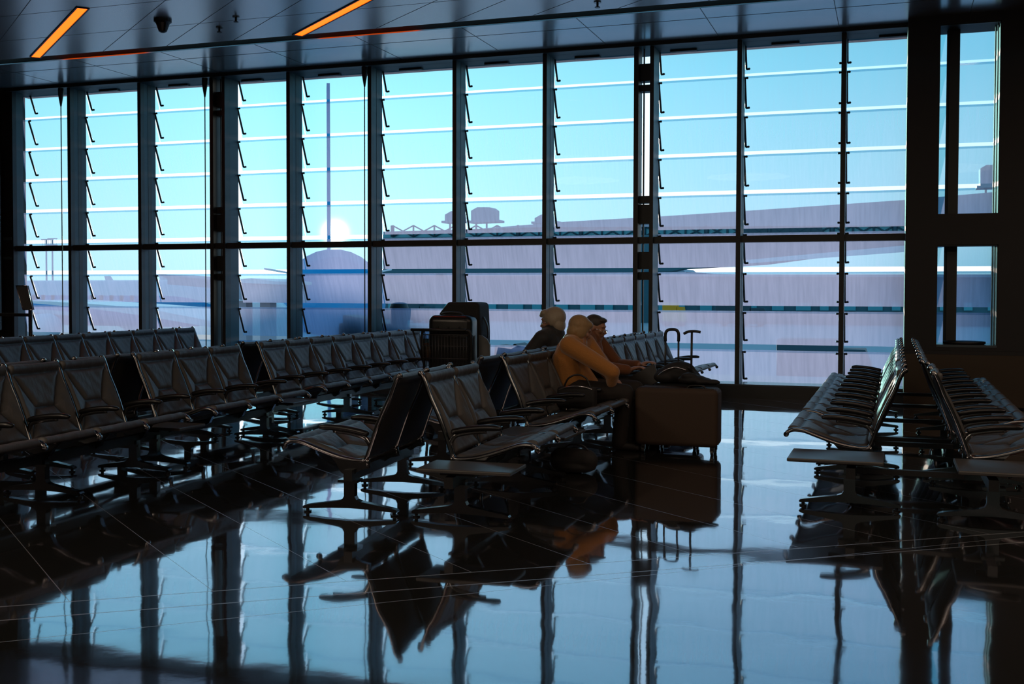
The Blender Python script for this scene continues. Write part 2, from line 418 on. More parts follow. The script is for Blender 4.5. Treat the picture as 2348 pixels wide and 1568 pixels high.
# right hand wall with a small recessed window
YR = 14.70
xL, xo0, xo1 = .168, .548, 1.243
z1a, z1b, z2a, z2b = .775, 2.012, 2.398, 4.74
b = MB()
b.box(xL, xo0, YR, 15.7, 0, ZC+.1); b.box(xo1, 7.5, YR, 15.7, 0, ZC+.1)
b.box(xo0, xo1, YR, 15.3, .0, z1a-.03); b.box(xo0, xo1, YR, 15.3, z1b, z2a); b.box(xo0, xo1, YR, 15.3, z2b, ZC+.1)
struct('wall_right', b, MT['darkwall'], 'black wall to the right of the window wall', 'wall')
b = MB(); b.box(xo0, xo1, YR-.01, 15.3, z1a-.03, z1a); struct('window_sill_right', b, MT['sill'], 'pale recessed sill of the small right hand window', 'sill')
b = MB()
for (za, zb) in ((z1a, z1b), (z2a, z2b)):
    for i in range(3):
        b.box(xo1-.012-.02*i, xo1-.02*i, YR+.02+.11*i, YR+.06+.11*i, za, zb)
    b.box(xo0, xo1, YR+.02, YR+.05, zb-.015, zb)
    b.box(xo0+.125, xo0+.245, 15.05, 15.3, za, zb); b.box(xo0+.095, xo0+.125, 15.12, 15.2, za, zb, 1)
struct('window_frame_right', b, [MT['frame'], MT['frame_in']], 'stepped dark frame and mullion of the small right hand window', 'frame')
w = window_bay(12, xo0+.245, 1.66, 'small recessed window right of the black column', zlo=.78)
for k in range(9):
    zo = zo_k(k)
    blade(.19, xo0+.17, zo, min(zo+.468, 4.93)).build('louvre_blade', [MT['blade'], MT['blade_clear'], MT['blade_edge']], w)
b = MB(); b.box(.168, 7.4, YR-.05, YR, .02, .655); b.box(.168, 7.4, YR-.055, YR, .655, .70, 1)
struct('baseboard_right', b, [MT['brownpanel'], MT['darkwall']], 'brown metal wainscot panel under the right hand window', 'panel')
t = MB()
q = [(.5*math.cos(a)*.5, .18*math.sin(a)) for a in [2*PI*k/28 for k in range(28)]]
t.loft([[(u*.92, v*.9, 0) for u, v in q], [(u, v, .01) for u, v in q], [(u, v, .035) for u, v in q], [(u*.95, v*.93, .04) for u, v in q], [(u*.9, v*.86, .022) for u, v in q]], True, True)
o = t.build('oval_tray', MT['plastic_black'], None, (.88, 14.88, z1a)); tag(o, 'dark oval tray lying on the pale recessed sill', 'tray')
b = MB(); b.box(7.5, 7.7, -9, 15.7, 0, ZC+.3); struct('wall_east', b, MT['roomwall'], 'plain side wall right of the seating hall', 'wall')
b = MB(); b.box(-15.1, 7.7, -9.2, -9, 0, ZC+.3); struct('wall_back', b, MT['roomwall'], 'plain wall behind the camera', 'wall')

# ------------------------------------------------------------------ ceiling fixtures
def ceiling_light(p, length, lab):
    t = empty('ceiling_light', (p[0], p[1], ZC), -math.radians(38.5)); tag(t, lab, 'ceiling light', 'amber ceiling light slots')
    q = MB(); q.box(0, length, -.078, -.058, -.012, .0); q.box(0, length, .058, .078, -.012, .0); q.box(-.02, 0, -.078, .078, -.012, 0); q.box(length, length+.02, -.078, .078, -.012, 0)
    q.build('housing', MT['lamphouse'], t)
    q = MB(); q.box(0, length, -.058, .058, -.006, -.001); q.build('diffuser', MT['lampemit'], t)
    if p[1] > 13:  # hidden glowing strip added so the soffit edge turns amber
        q = MB(); cc, ss = math.cos(math.radians(38.5)), math.sin(math.radians(38.5))
        L4 = [(0, .03), (1.5, .03), (1.5, .045), (0, .045)]; L4 = [(cc*a-ss*b_, ss*a+cc*b_) for a, b_ in L4]
        q.loft([[(a, b_, .03) for a, b_ in L4], [(a, b_, .12) for a, b_ in L4]], True, True, 0, False); q.build('reveal_glow', MT['glowemit'], t)
ceiling_light((-11.92, 13.11), 3.32, 'glowing amber light slot in the ceiling at far left')
ceiling_light((-7.55, 13.11), 3.32, 'glowing amber light slot in the ceiling left of centre, running out of the picture')
for (x, y) in ((1.9, 9.3), (0.2, 5.0)):  # out-of-view slots added to throw warm fill into the hall
    ceiling_light((x, y), 3.32, 'unseen amber light slot added in the ceiling nearer the camera for warm fill')
def ceil_at(px, py):
    w = at(px, py, 1.0)-Vector((0, 0, HC)); return w*((ZC-HC)/w.z)
def fixture(px, py, kind, lab):
    p = ceil_at(px, py)
    if kind == 'dome':
        t = empty('ceiling_speaker', (p.x, p.y, ZC)); tag(t, lab, 'speaker')
        q = MB(); q.cyl((0, 0, -.03), .11, .03, 18); q.cyl((0, 0, -.05), .085, .02, 18, 0, .11); q.build('base', MT['plastic_black'], t)
        q = MB(); q.cyl((0, 0, -.15), .05, .1, 16, 0, .085); q.cyl((0, 0, -.165), .02, .015, 12, 0, .05); q.build('cone', MT['plastic_black'], t)
    else:
        t = empty('sprinkler_head', (p.x, p.y, ZC)); tag(t, lab, 'sprinkler')
        q = MB(); q.cyl((0, 0, -.012), .045, .012, 14); q.build('escutcheon', MT['alu'], t)
        q = MB(); q.cyl((0, 0, -.06), .014, .05, 8); q.cyl((0, 0, -.07), .032, .008, 12); q.build('deflector', MT['alu_dark'], t)
fixture(373, 45, 'dome', 'dark conical ceiling speaker between the two amber light slots')
fixture(503, 62, 's', 'small dark sprinkler right of the conical ceiling speaker')
fixture(541, 38, 's', 'small dark sprinkler further right, near the upper picture edge')
fixture(1370, 4, 's', 'small dark sprinkler at the upper picture edge right of centre')
# ------------------------------------------------------------------ sky and sun
SUN = Vector((-0.4704, 0.8808, 0.0530)).normalized()
wd = bpy.data.worlds.new('sky'); bpy.context.scene.world = wd; wd.use_nodes = True
nt = wd.node_tree; nt.nodes.clear(); L = nt.links.new
wo = nt.nodes.new('ShaderNodeOutputWorld'); bg = nt.nodes.new('ShaderNodeBackground'); L(bg.outputs[0], wo.inputs[0])
tc = nt.nodes.new('ShaderNodeTexCoord')
nrm = nt.nodes.new('ShaderNodeVectorMath'); nrm.operation = 'NORMALIZE'; L(tc.outputs['Generated'], nrm.inputs[0])
sep = nt.nodes.new('ShaderNodeSeparateXYZ'); L(nrm.outputs[0], sep.inputs[0])
ramp = nt.nodes.new('ShaderNodeValToRGB'); cr = ramp.color_ramp
cr.elements[0].position = 0.0; cr.elements[0].color = (.95, .98, 1.08, 1)
cr.elements[1].position = 1.0; cr.elements[1].color = (.05, .30, .55, 1)
for pos, col in ((.04, (.95, 1.03, 1.15, 1)), (.12, (.62, .95, 1.15, 1)), (.24, (.28, .78, 1.12, 1)), (.5, (.10, .45, .80, 1))):
    e = cr.elements.new(pos); e.color = col
L(sep.outputs[2], ramp.inputs[0])
dot = nt.nodes.new('ShaderNodeVectorMath'); dot.operation = 'DOT_PRODUCT'; L(nrm.outputs[0], dot.inputs[0]); dot.inputs[1].default_value = SUN
def wm(op, a, bb=None):
    n = nt.nodes.new('ShaderNodeMath'); n.operation = op
    for i, v in enumerate((a, bb)):
        if v is None: continue
        if isinstance(v, (int, float)): n.inputs[i].default_value = v
        else: L(v, n.inputs[i])
    return n.outputs[0]
dd = wm('MAXIMUM', dot.outputs['Value'], 0.0)
gl1 = wm('MULTIPLY', wm('POWER', dd, 12.0), .9)
gl2 = wm('MULTIPLY', wm('POWER', dd, 200.0), .4)
gl3 = wm('MULTIPLY', wm('POWER', dd, 40000.0), 50.0)
gl = wm('ADD', wm('ADD', gl1, gl2), gl3)
gc = nt.nodes.new('ShaderNodeMix'); gc.data_type = 'RGBA'; gc.blend_type = 'MULTIPLY'; gc.inputs[0].default_value = 1
gc.inputs[6].default_value = (1, .97, .92, 1); L(gl, gc.inputs[7])
adm = nt.nodes.new('ShaderNodeMix'); adm.data_type = 'RGBA'; adm.blend_type = 'ADD'; adm.inputs[0].default_value = 1; adm.clamp_result = False
L(ramp.outputs[0], adm.inputs[6]); L(gc.outputs[2], adm.inputs[7])
L(adm.outputs[2], bg.inputs[0]); bg.inputs[1].default_value = 1.0

sun_d = bpy.data.lights.new('sun', 'SUN'); sun_d.energy = 4.6; sun_d.angle = math.radians(.6); sun_d.color = (1, .86, .68)
sun = bpy.data.objects.new('sun', sun_d); C.objects.link(sun); sun.rotation_euler = SUN.to_track_quat('Z', 'Y').to_euler()
# unseen warm area lamps added as fill behind and around the camera
for i, (x, y, e) in enumerate(((-4, -2.5, 170), (1.5, -2.0, 150), (4.8, 5.5, 60), (5.2, 9.5, 40), (-9, -2, 150), (-8, 3, 55), (-.5, 7.0, 18))):
    ld = bpy.data.lights.new('hall_fill_lamp', 'AREA'); ld.shape = 'DISK'; ld.size = 2.4; ld.energy = e; ld.color = (1, .78, .58)
    lo = bpy.data.objects.new('hall_fill_lamp', ld); C.objects.link(lo); lo.location = (x, y, ZC-.03)

# ------------------------------------------------------------------ outside
MT['apron'] = mat('concrete_apron', (.42, .38, .40), .8, bump=(3, .1, .02))
MT['teal_bldg'] = mat('teal_cladding', (.015, .10, .13), .6)
MT['teal_dark'] = mat('dark_teal_paint', (.01, .055, .075), .6)
MT['truss'] = mat('truss_glazing', (.03, .30, .36), .4)
MT['white_paint'] = mat('white_aircraft_paint', (.75, .78, .82), .35)
MT['blue_paint'] = mat('sky_blue_aircraft_paint', (.01, .27, .55), .35)
MT['grey_paint'] = mat('grey_paint', (.33, .34, .40), .6)
MT['yellow_paint'] = mat('yellow_vehicle_paint', (.75, .34, .0), .5)
MT['tyre'] = mat('black_rubber', (.015, .015, .015), .8)
GZ = -4.0
b = MB(); b.box(-420, 220, 15.9, 900, GZ-.2, GZ); tag(b.build('apron', MT['apron']), 'wide pale concrete apron outside the windows', 'ground', kind='structure')
b = MB(); b.box(-18, 8, 15.71, 19.5, -.22, -.02); b.box(-18, 8, 15.75, 16.2, GZ, -.22)  # ledge added to carry the dark boxes standing for louvre shadows
tag(b.build('ledge', MT['apron']), 'concrete ledge added just outside the windows to carry the shadow silhouettes', 'ledge', kind='structure')

def pts_at(lst, Y): return [at(x, y, Y) for x, y in lst]
def slab(mb, lst, Y, depth, mi=0):
    """polygon in the upright plane at depth Y, thickened away from the hall"""
    f = [at(x, y, Y) for x, y in lst]; g = [p+Vector((0, depth, 0)) for p in f]
    mb.loft([f, g], True, True, mi, False)

# long elevated boarding bridge
YB = 160
t = empty('boarding_bridge', (at(1600, 560, YB).x, YB, GZ)); tag(t, 'long grey boarding bridge with lattice sides sloping across the right half of the windows', 'boarding bridge')
def tp(o):  # parent keeping world position
    o.parent = t; o.location = -t.location; return o
b = MB(); slab(b, [(878, 531), (1040, 529), (1300, 508), (1500, 497), (1700, 484), (2080, 458), (2348, 434), (2348, 500), (2080, 517), (1700, 519), (1240, 521), (878, 533)], YB, 4)
tp(b.build('roof', MT['grey_paint']))
b = MB(); slab(b, [(878, 533), (1240, 521), (2080, 517), (2348, 500), (2348, 528), (2080, 536), (1240, 540), (878, 545)], YB+.5, 3.0, 0)
tp(b.build('lattice_glazing', MT['truss']))
b = MB()
xs = [900+k*48 for k in range(30)]
for k, x in enumerate(xs):
    p, q = at(x, 517, YB+.2), at(x, 543, YB+.2)
    b.tube([p, q], .34 if k % 3 == 0 else .15, 4)
    r = at(x+48, 517, YB+.2); b.tube([q, r], .11, 4)
    r2 = at(x+48, 543, YB+.2); b.tube([p, r2], .11, 4)
slab(b, [(1695, 516), (1885, 516), (1885, 540), (1695, 541)], YB+.15, .2)
tp(b.build('truss_members', MT['teal_dark']))
b = MB(); slab(b, [(878, 545), (1240, 540), (2080, 535), (2348, 527), (2348, 536), (2080, 562), (1750, 606), (1565, 616), (1540, 622), (878, 628)], YB, 4)
tp(b.build('floor_box', MT['teal_bldg']))
b = MB()
for x in (1010, 1500):
    p = at(x, 600, YB+2); b.box(p.x-.6, p.x+.6, p.y-.6, p.y+.6, GZ, p.z)
tp(b.build('support_pylon', MT['teal_bldg']))
b = MB()
slab(b, [(1700, 597), (2070, 563), (2348, 533), (2348, 545), (2070, 578), (1700, 605)], YB-.25, .2)
tp(b.build('side_rail', MT['white_paint']))
def roof_unit(pxs, lab):
    x0, x1, y0, y1 = pxs
    u = empty('rooftop_unit', tuple(at((x0+x1)/2, y1, YB+2))); tag(u, lab, 'roof unit', 'units on the boarding bridge roof')
    def up(o): o.parent = u; o.location = -u.location; return o
    b = MB(); slab(b, [(x0, y0+8), (x0+14, y0), (x1-8, y0), (x1, y0+6), (x1, y1-16), (x0, y1-14)], YB+1, 3); up(b.build('housing', MT['grey_paint']))
    b = MB(); slab(b, [(x0-8, y1-14), (x1+10, y1-17), (x1+10, y1-12), (x0-8, y1-9)], YB+.8, 3.4)
    for x in (x0+12, x1-14):
        p, q = at(x, y1-12, YB+2), at(x, y1+8, YB+2); b.tube([p, q], .16, 5)
    up(b.build('stand', MT['grey_paint']))
roof_unit((1020, 1054, 484, 520), 'low boxy unit on the bridge roof, left of a mullion')
roof_unit((1080, 1130, 475, 520), 'large boxy unit on legs on the bridge roof, right of a mullion')
roof_unit((1226, 1262, 492, 522), 'small unit on the bridge roof, right of the two boxy units')
roof_unit((2248, 2300, 378, 440), 'tall rounded unit on the bridge roof at far right')

# low service building and vehicles under the bridge
t = empty('service_building', (at(1500, 700, 200).x, 200, GZ)); tag(t, 'long low dark teal service building under the boarding bridge', 'building')
b = MB(); slab(b, [(868, 628), (1560, 622), (1700, 632), (2348, 634), (2348, 802), (868, 802)], 200, 12); tp(b.build('wall', MT['teal_bldg']))
b = MB(); slab(b, [(868, 622), (1562, 616), (1575, 626), (1700, 629), (2348, 629), (2348, 636), (868, 632)], 199.4, 13); tp(b.build('roof', MT['grey_paint']))
b = MB()
for k in range(26):
    x = 890+k*55; slab(b, [(x, 694), (x+20+7*(k % 3), 694), (x+20+7*(k % 3), 712), (x, 712)], 199.6, .5)
tp(b.build('window', MT['truss']))
def vehicle(x0, x1, y0, y1, Y, m, lab, name='service_truck'):
    p0, p1 = at(x0, y1, Y), at(x1, y0, Y)
    w = p1.x-p0.x; h = p1.z-GZ
    v = empty(name, (p0.x, Y, GZ)); tag(v, lab, 'vehicle')
    b = MB(); b.rbox(0, w*.66, 0, 2.4, .75, h, .12, 3); b.build('cargo_body', m, v)
    b = MB(); b.prism([(w*.68, .6), (w, .6), (w, h*.5), (w*.93, h*.82), (w*.68, h*.82)], 'y', .05, 2.35); b.build('cab', m, v)
    b = MB(); b.box(0, w, .3, 2.1, .5, .76); b.build('chassis', MT['tyre'], v)
    for fx in (.16, .55, .86):
        for yy in (.0, 2.1):
            q = MB(); q.loft([[(w*fx+.45*math.cos(a), yy+dy, .45+.45*math.sin(a)) for a in [2*PI*k/14 for k in range(14)]] for dy in (0, .3)], True, True, 0, False); q.build('wheel', MT['tyre'], v)
vehicle(1518, 1568, 694, 760, 180, MT['yellow_paint'], 'yellow truck parked under the boarding bridge')
vehicle(1640, 1760, 697, 760, 184, MT['teal_dark'], 'dark teal truck parked right of the yellow truck')
vehicle(905, 990, 694, 770, 182, MT['teal_dark'], 'dark truck parked at the left end of the teal building')
vehicle(1780, 2000, 780, 810, 62, MT['teal_dark'], 'low dark baggage tractor train at lower right beyond the windows', 'baggage_tractor')

# aircraft
def airliner(pn, heading, Lf, R, lab, top, belly, tail=True, wing=True, split=.1, fin=5.6):
    """pn: nose point; heading: rotation about z of the body axis, running back from the nose"""
    t = empty('airliner', (pn.x, pn.y, pn.z), heading); tag(t, lab, 'aircraft')
    prof = [(0, .04, -.18), (.25, .35, -.15), (.8, .62, -.1), (1.8, .86, -.04), (3.2, .98, 0), (4.5, 1, 0), (Lf-9, 1, 0), (Lf-5, .8, .12), (Lf-2, .45, .35), (Lf, .12, .55)]
    n = 28
    q = MB(); rings = []
    for x, r, dz in prof:
        rings.append([(x*1.0, R*r*math.sin(a), dz*R+R*r*math.cos(a)) for a in [2*PI*(k+.5)/n for k in range(n)]])
    for i in range(len(rings)-1):
        for k in range(n):
            a = 2*PI*(k+1)/n
            q.add([rings[i][k], rings[i][(k+1) % n], rings[i+1][(k+1) % n], rings[i+1][k]], [(0, 1, 2, 3)], 0 if math.cos(a) > split else 1, True)
    q.add(rings[0], [tuple(range(n))], 0); q.add(rings[-1], [tuple(range(n))], 0)
    q.build('fuselage', [top, belly], t)
    w_ = MB()
    for k in range(int((Lf-12)/1.1)):
        for sg in (-1, 1):
            w_.box(5+k*1.1, 5.35+k*1.1, sg*R*.985-.02, sg*R*.985+.02, R*.12, R*.34)
    w_.build('cabin_window', MT['tyre'], t)
    w_ = MB(); w_.prism([(1.0, R*.30), (2.1, R*.66), (2.35, R*.58), (1.35, R*.22)], 'y', -R*.52, R*.52); w_.build('cockpit_window', MT['tyre'], t)
    if wing:
        for sg in (-1, 1):
            q = MB()
            A = [(Lf*.36, sg*R*.7, -R*.5), (Lf*.55, sg*R*.7, -R*.5), (Lf*.66, sg*Lf*.44, R*.25), (Lf*.62, sg*Lf*.44, R*.25)]
            q.loft([[(x, y, z-.02*Lf*.3) for x, y, z in A], [(x, y, z+.12) for x, y, z in A]], True, True, 0, False)
            wo_ = q.build('wing', belly if belly is not MT['blue_paint'] else MT['white_paint'], t)
            q = MB(); cx, cy, cz = Lf*.40, sg*Lf*.16, -R*.95
            q.loft([[(cx+dx, cy+rr*math.cos(a), cz+rr*math.sin(a)) for a in [2*PI*k/16 for k in range(16)]] for dx, rr in ((-1.6, .8), (-1.2, 1.0), (0, 1.0), (1.6, .7), (2.4, .4))], True, True, 0, True)
            q.build('engine', MT['white_paint'], wo_)
    if tail:
        q = MB(); q.prism([(Lf-7.5, R*.8), (Lf-2, R*.8), (Lf+.2, R*.8+fin), (Lf-2.6, R*.8+fin)], 'y', -.15, .15); q.build('tail_fin', top, t)
        for sg in (-1, 1):
            q = MB(); A = [(Lf-5, sg*.3, R*.5), (Lf-2, sg*.3, R*.5), (Lf+.2, sg*6, R*.8), (Lf-1.6, sg*6, R*.8)]
            q.loft([[(x, y, z) for x, y, z in A], [(x, y, z+.16) for x, y, z in A]], True, True, 0, False); q.build('tailplane', MT['white_paint'], t)
    q = MB()
    for (x, y) in ((4, 0), (Lf*.5, -2.4), (Lf*.5, 2.4)):
        q.tube([(x, y, -R*.7), (x, y, GZ-pn.z+.45)], .12, 6)
        q.loft([[(x+.45*math.cos(a), y-.2+dy, GZ-pn.z+.46+.45*math.sin(a)) for a in [2*PI*k/12 for k in range(12)]] for dy in (0, .4)], True, True, 0, False)
    q.build('landing_gear', MT['tyre'], t)
    return t
blue = airliner(at(768, 690, 60), math.radians(119), 40, 3.35, 'sky blue airliner parked nose-on behind the fifth and sixth window bays', MT['blue_paint'], MT['blue_paint'], split=-2, wing=False, fin=17.5)
airliner(at(505, 697, 74), math.radians(173), 34, 1.9, 'blue and white airliner parked sideways behind the second and third window bays', MT['white_paint'], MT['blue_paint'], split=.35)
airliner(at(420, 683, 300), math.radians(170), 36, 2.0, 'distant white airliner with its tail fin behind the second window bay', MT['white_paint'], MT['white_paint'])
airliner(at(590, 684, 280), math.radians(176), 36, 2.0, 'distant white airliner with its tail fin behind the third window bay', MT['white_paint'], MT['white_paint'])
# its sunlit wing, reaching far to the left, and the engine under it
bi = Matrix.Translation(blue.location) @ Matrix.Rotation(math.radians(119), 4, 'Z'); bi.invert()
def on_blue(o): o.data.transform(bi); o.parent = blue; return o
b = MB(); slab(b, [(60, 688), (200, 696), (330, 706), (480, 735), (640, 766), (700, 780), (700, 792), (640, 776), (480, 750), (330, 724), (200, 706), (60, 694)], 57, 6)
wing_ = b.build('wing', MT['white_paint']); on_blue(wing_)
b = MB(); c_ = at(612, 742, 56); nn = Vector((-.47, .88, 0)); sd_ = Vector((.88, .47, 0))
b.loft([[c_+nn*dx+sd_*rr*math.cos(a)+Vector((0, 0, rr*math.sin(a))) for a in [2*PI*k/20 for k in range(20)]] for dx, rr in ((-2.6, 1.3), (-2.3, 1.5), (-1.2, 1.6), (1, 1.5), (3.0, .8))], True, True, 0, True)
on_blue(b.build('engine', MT['white_paint']))
# left jet bridge with end cab
def tp2(o): o.parent = t; o.location = -t.location; return o
t = empty('passenger_bridge', tuple(at(500, 690, 48)), 0); tag(t, 'grey passenger bridge with a sunlit roof ending behind the fourth window bay', 'boarding bridge')
b = MB(); slab(b, [(362, 629), (400, 632), (480, 641), (546, 644), (632, 650), (632, 694), (560, 690), (480, 660), (384, 652), (384, 640)], 48, 3.2); tp2(b.build('tunnel', MT['grey_paint']))
b = MB(); slab(b, [(545, 640), (575, 638), (632, 645), (632, 652), (545, 648)], 47.8, 3.6); tp2(b.build('roof', MT['white_paint']))  # white paint here stands for sun glare on the roof
b = MB()
for x in (560, 615):
    p = at(x, 690, 49.5); b.box(p.x-.3, p.x+.3, p.y-.3, p.y+.3, GZ, p.z)
tp2(b.build('support_column', MT['grey_paint']))
# light masts, pylon
def mast(px, ytop, Y, m, lab, wdt=.16, head=True):
    p = at(px, ytop, Y); u = empty('light_mast', (p.x, p.y, GZ)); tag(u, lab, 'light mast')
    q = MB(); q.tube([(0, 0, 0), (0, 0, p.z-GZ)], [wdt*1.5, wdt], 8); q.build('pole', m, u)
    if head:
        q = MB(); h = p.z-GZ; q.box(-1.3, 1.3, -.15, .15, h-.2, h)
        for k in (-1.1, -.4, .4, 1.1): q.box(k-.2, k+.2, -.35, .2, h-1.9, h-1.5); q.tube([(k, 0, h-.2), (k, 0, h-1.6)], .05, 4)
        q.build('lamp_head', m, u)
mast(106, 548, 200, MT['grey_paint'], 'thin lighting mast behind the first window bay, left of a pair')
mast(120, 546, 205, MT['grey_paint'], 'thin lighting mast behind the first window bay, right of a pair')
# teal boxes added outside the glass, standing for shadows on the louvres
def silhouette(lst, Y, lab, cap=None):
    p = [at(x, y, Y) for x, y in lst]; u = empty('shadow_silhouette', (p[0].x, Y, -.02)); tag(u, lab, 'silhouette')
    f = p; g = [v+Vector((0, .5, 0)) for v in p]
    q = MB(); q.loft([f, g], True, True, 0, False); o = q.build('housing', MT['teal_dark'], u); o.location = -u.location
    xs = [v.x for v in p]
    q = MB()
    for x in (min(xs)+.05, max(xs)-.12): q.box(x, x+.07, Y+.05, Y+.45, -.02, min(v.z for v in p)+.02)
    o = q.build('foot', MT['teal_dark'], u); o.location = -u.location
    if cap:
        c = at(*cap[0], Y+.25); q = MB(); q.loft([[(c.x+r*math.cos(a), c.y+r*math.sin(a), z) for a in [2*PI*k/18 for k in range(18)]] for r, z in ((.13, at(910, 757, Y).z-.05), (.15, c.z-.1), (.12, c.z-.02), (.05, c.z))], True, True); o = q.build('round_top', MT['teal_dark'], u); o.location = -u.location
silhouette([(777, 800), (777, 742), (786, 740), (786, 722), (838, 731), (838, 800)], 15.70, 'stepped teal cabinet outside, left of a mullion')
silhouette([(858, 800), (858, 738), (985, 758), (985, 800)], 15.70, 'sloping teal cabinet outside with a round vent stack', [(915, 690)])
silhouette([(1130, 830), (1136, 792), (1165, 797), (1180, 788), (1205, 800), (1230, 792), (1230, 830)], 15.70, 'low teal cabinet outside, right of the luggage cart')
# ------------------------------------------------------------------ tandem benches
S = .537                                    # seat spacing
PROF = crom([(.772, 0, .412), (.768, 0, .432), (.74, 0, .449), (.70, 0, .452), (.645, 0, .444), (.555, 0, .412), (.447, 0, .376), (.36, 0, .354), (.27, 0, .343), (.222, 0, .352),
             (.203, 0, .395), (.184, 0, .45), (.15, 0, .545), (.11, 0, .64), (.062, 0, .742), (.035, 0, .815), (.012, 0, .868), (-.004, 0, .885)], 3)
q = MB(); q.tube(PROF, .024, 10, 0, (.62, .95)); q.tube([(.215, 0, .37), (.204, 0, .30)], .022, 10, 0, (.65, .9))
q.sphere((-.004, 0, .884), .020, 10, 8); q.tube([(.775, -.012, .418), (.775, .012, .418)], .019, 8)
q.prism([(.46, .372), (.415, .325), (.385, .27), (.33, .235), (.285, .265), (.25, .288), (.192, .30), (.20, .345), (.27, .338), (.36, .348)], 'y', -.018, .018)
FRAME = q.mesh('side_frame'); FRAME.materials.append(MT['alu'])
q = MB()
q.tube(crom([(.19, 0, .425), (.205, 0, .46), (.24, 0, .497), (.33, 0, .518), (.44, 0, .53)], 4), .014, 8, 0, (1.2, .8))
q.tube(crom([(.205, 0, .512), (.225, 0, .518), (.29, 0, .532), (.38, 0, .545), (.47, 0, .55), (.52, 0, .548), (.538, 0, .545)], 4),
       [.012, .018, .022, .024, .025, .026, .026, .026, .026, .026, .026, .026, .026, .026, .026, .026, .026, .026, .025, .023, .021, .019, .017, .014, .010], 12, 1, (1.05, .78))
ARM = q.mesh('armrest'); ARM.materials.append(MT['alu']); ARM.materials.append(MT['armpad'])
q = MB()
q.prism([(.297, .25), (.297, .115), (.285, .094), (.255, .083), (.05, .05), (.022, .043), (.014, .032), (.02, .024), (.05, .026), (.2, .036), (.333, .040), (.466, .036), (.616, .026), (.646, .024), (.652, .032), (.644, .043), (.616, .05),
         (.411, .083), (.381, .094), (.369, .115), (.369, .25)], 'y', -.024, .024)
q.box(.27, .40, -.05, .05, .205, .222)
LEG = q.mesh('leg'); LEG.materials.append(MT['alu'])
q = MB(); q.cyl((0, 0, .001), .024, .008, 14); q.cyl((0, 0, .009), .011, .02, 10); GLIDE = q.mesh('glide'); GLIDE.materials.append(MT['armpad'])

def seamd(px, py, segs):
    best = 9
    for (ax, ay, bx, by) in segs:
        dx, dy = bx-ax, by-ay; tt = max(0, min(1, ((px-ax)*dx+(py-ay)*dy)/(dx*dx+dy*dy)))
        best = min(best, math.hypot(px-ax-tt*dx, py-ay-tt*dy))
    return best
def path_eval(P, ln, d):
    for i in range(len(P)-1):
        l = ln[i+1]-ln[i]
        if d <= ln[i+1] or i == len(P)-2:
            t = (d-ln[i])/l; return P[i].lerp(P[i+1], t), (P[i+1]-P[i]).normalized()
def pad_mesh(name, pts, segs, sag, puff, roll, N=56):
    P = crom(pts, 5); ln = [0]
    for i in range(len(P)-1): ln.append(ln[-1]+(P[i+1]-P[i]).length)
    Lh = ln[-1]; hw = S/2-.016
    front = []; back = []
    for j in range(N+1):
        t = j/N; p, tg = path_eval(P, ln, t*Lh)
        nrm_ = Vector((tg.z, 0, -tg.x))
        if nrm_.dot(Vector((.6, 0, .8))) < 0: nrm_ = -nrm_
        for i in range(N+1):
            s = -1+2*i/N; sx = s*hw
            d = seamd(sx, t*Lh, segs)
            edge = min(1, (1-abs(s))/.06)*min(1, (t)/.03+.15)*min(1, (1-t)/.03+.15)
            h = puff*(1-math.exp(-(d/.022)**1.1))*edge
            rb = 0
            if roll and t > .88: rb = .010*math.sin(PI*(t-.88)/.12)
            w = .0018*math.sin(38*sx+9*t)*math.sin(17*t+sx*20)*edge
            off = -sag*(1-s*s)*math.sin(PI*min(1, max(0, t*.9+.05)))
            a = p + nrm_*(off+h+rb+w) + Vector((0, S/2+sx, 0)); front.append(a)
            back.append(p + nrm_*(off-.012-rb) + Vector((0, S/2+sx, 0)))
    vs = front+back; n1 = N+1; o = n1*n1; q = MB(); fa = []; fb = []; fe = []
    for j in range(N):
        for i in range(N):
            a = j*n1+i; fa.append((a, a+1, a+n1+1, a+n1)); fb.append((o+a, o+a+n1, o+a+n1+1, o+a+1))
    for i in range(N):
        fe += [(i, i+o, i+1+o, i+1), (N*n1+i, N*n1+i+1, N*n1+i+1+o, N*n1+i+o), (i*n1, (i+1)*n1, (i+1)*n1+o, i*n1+o), (i*n1+N, i*n1+N+o, (i+1)*n1+N+o, (i+1)*n1+N)]
    q.v = [tuple(v) for v in vs]; q.f = fa+fb+fe; q.mi = [0]*len(fa)+[1]*len(fb)+[0]*len(fe); q.sm = [True]*len(q.f)
    me = q.mesh(name); me.materials.append(MT['leather']); me.materials.append(MT['sling'])
    at_ = me.attributes.new('seam', 'FLOAT', 'POINT')
    for j in range(N+1):
        for i in range(N+1): at_.data[j*n1+i].value = math.exp(-(seamd((-1+2*i/N)*hw, j/N*Lh, segs)/.0085)**2)
    return me
hw = S/2-.016
BACK = pad_mesh('back_pad', [(.222, 0, .375), (.198, 0, .43), (.163, 0, .53), (.122, 0, .63), (.075, 0, .735), (.046, 0, .81), (.022, 0, .862), (.006, 0, .88)],
                [(-.095, .225, .095, .225), (-.095, .225, -hw, .0), (.095, .225, hw, .0), (-.095, .225, -hw*.93, .478), (.095, .225, hw*.93, .478), (-hw, .478, hw, .478)], .03, .027, True)
SEAT = pad_mesh('seat_pad', [(.232, 0, .362), (.27, 0, .352), (.36, 0, .361), (.447, 0, .384), (.555, 0, .420), (.645, 0, .452), (.70, 0, .461), (.74, 0, .458), (.765, 0, .442)],
                [(-.10, .27, .10, .27), (-.10, .27, -hw, .06), (.10, .27, hw, .06), (-.10, .27, -hw, .47), (.10, .27, hw, .47), (-hw, .47, hw, .47)], .016, .023, False)
TABLES = {}
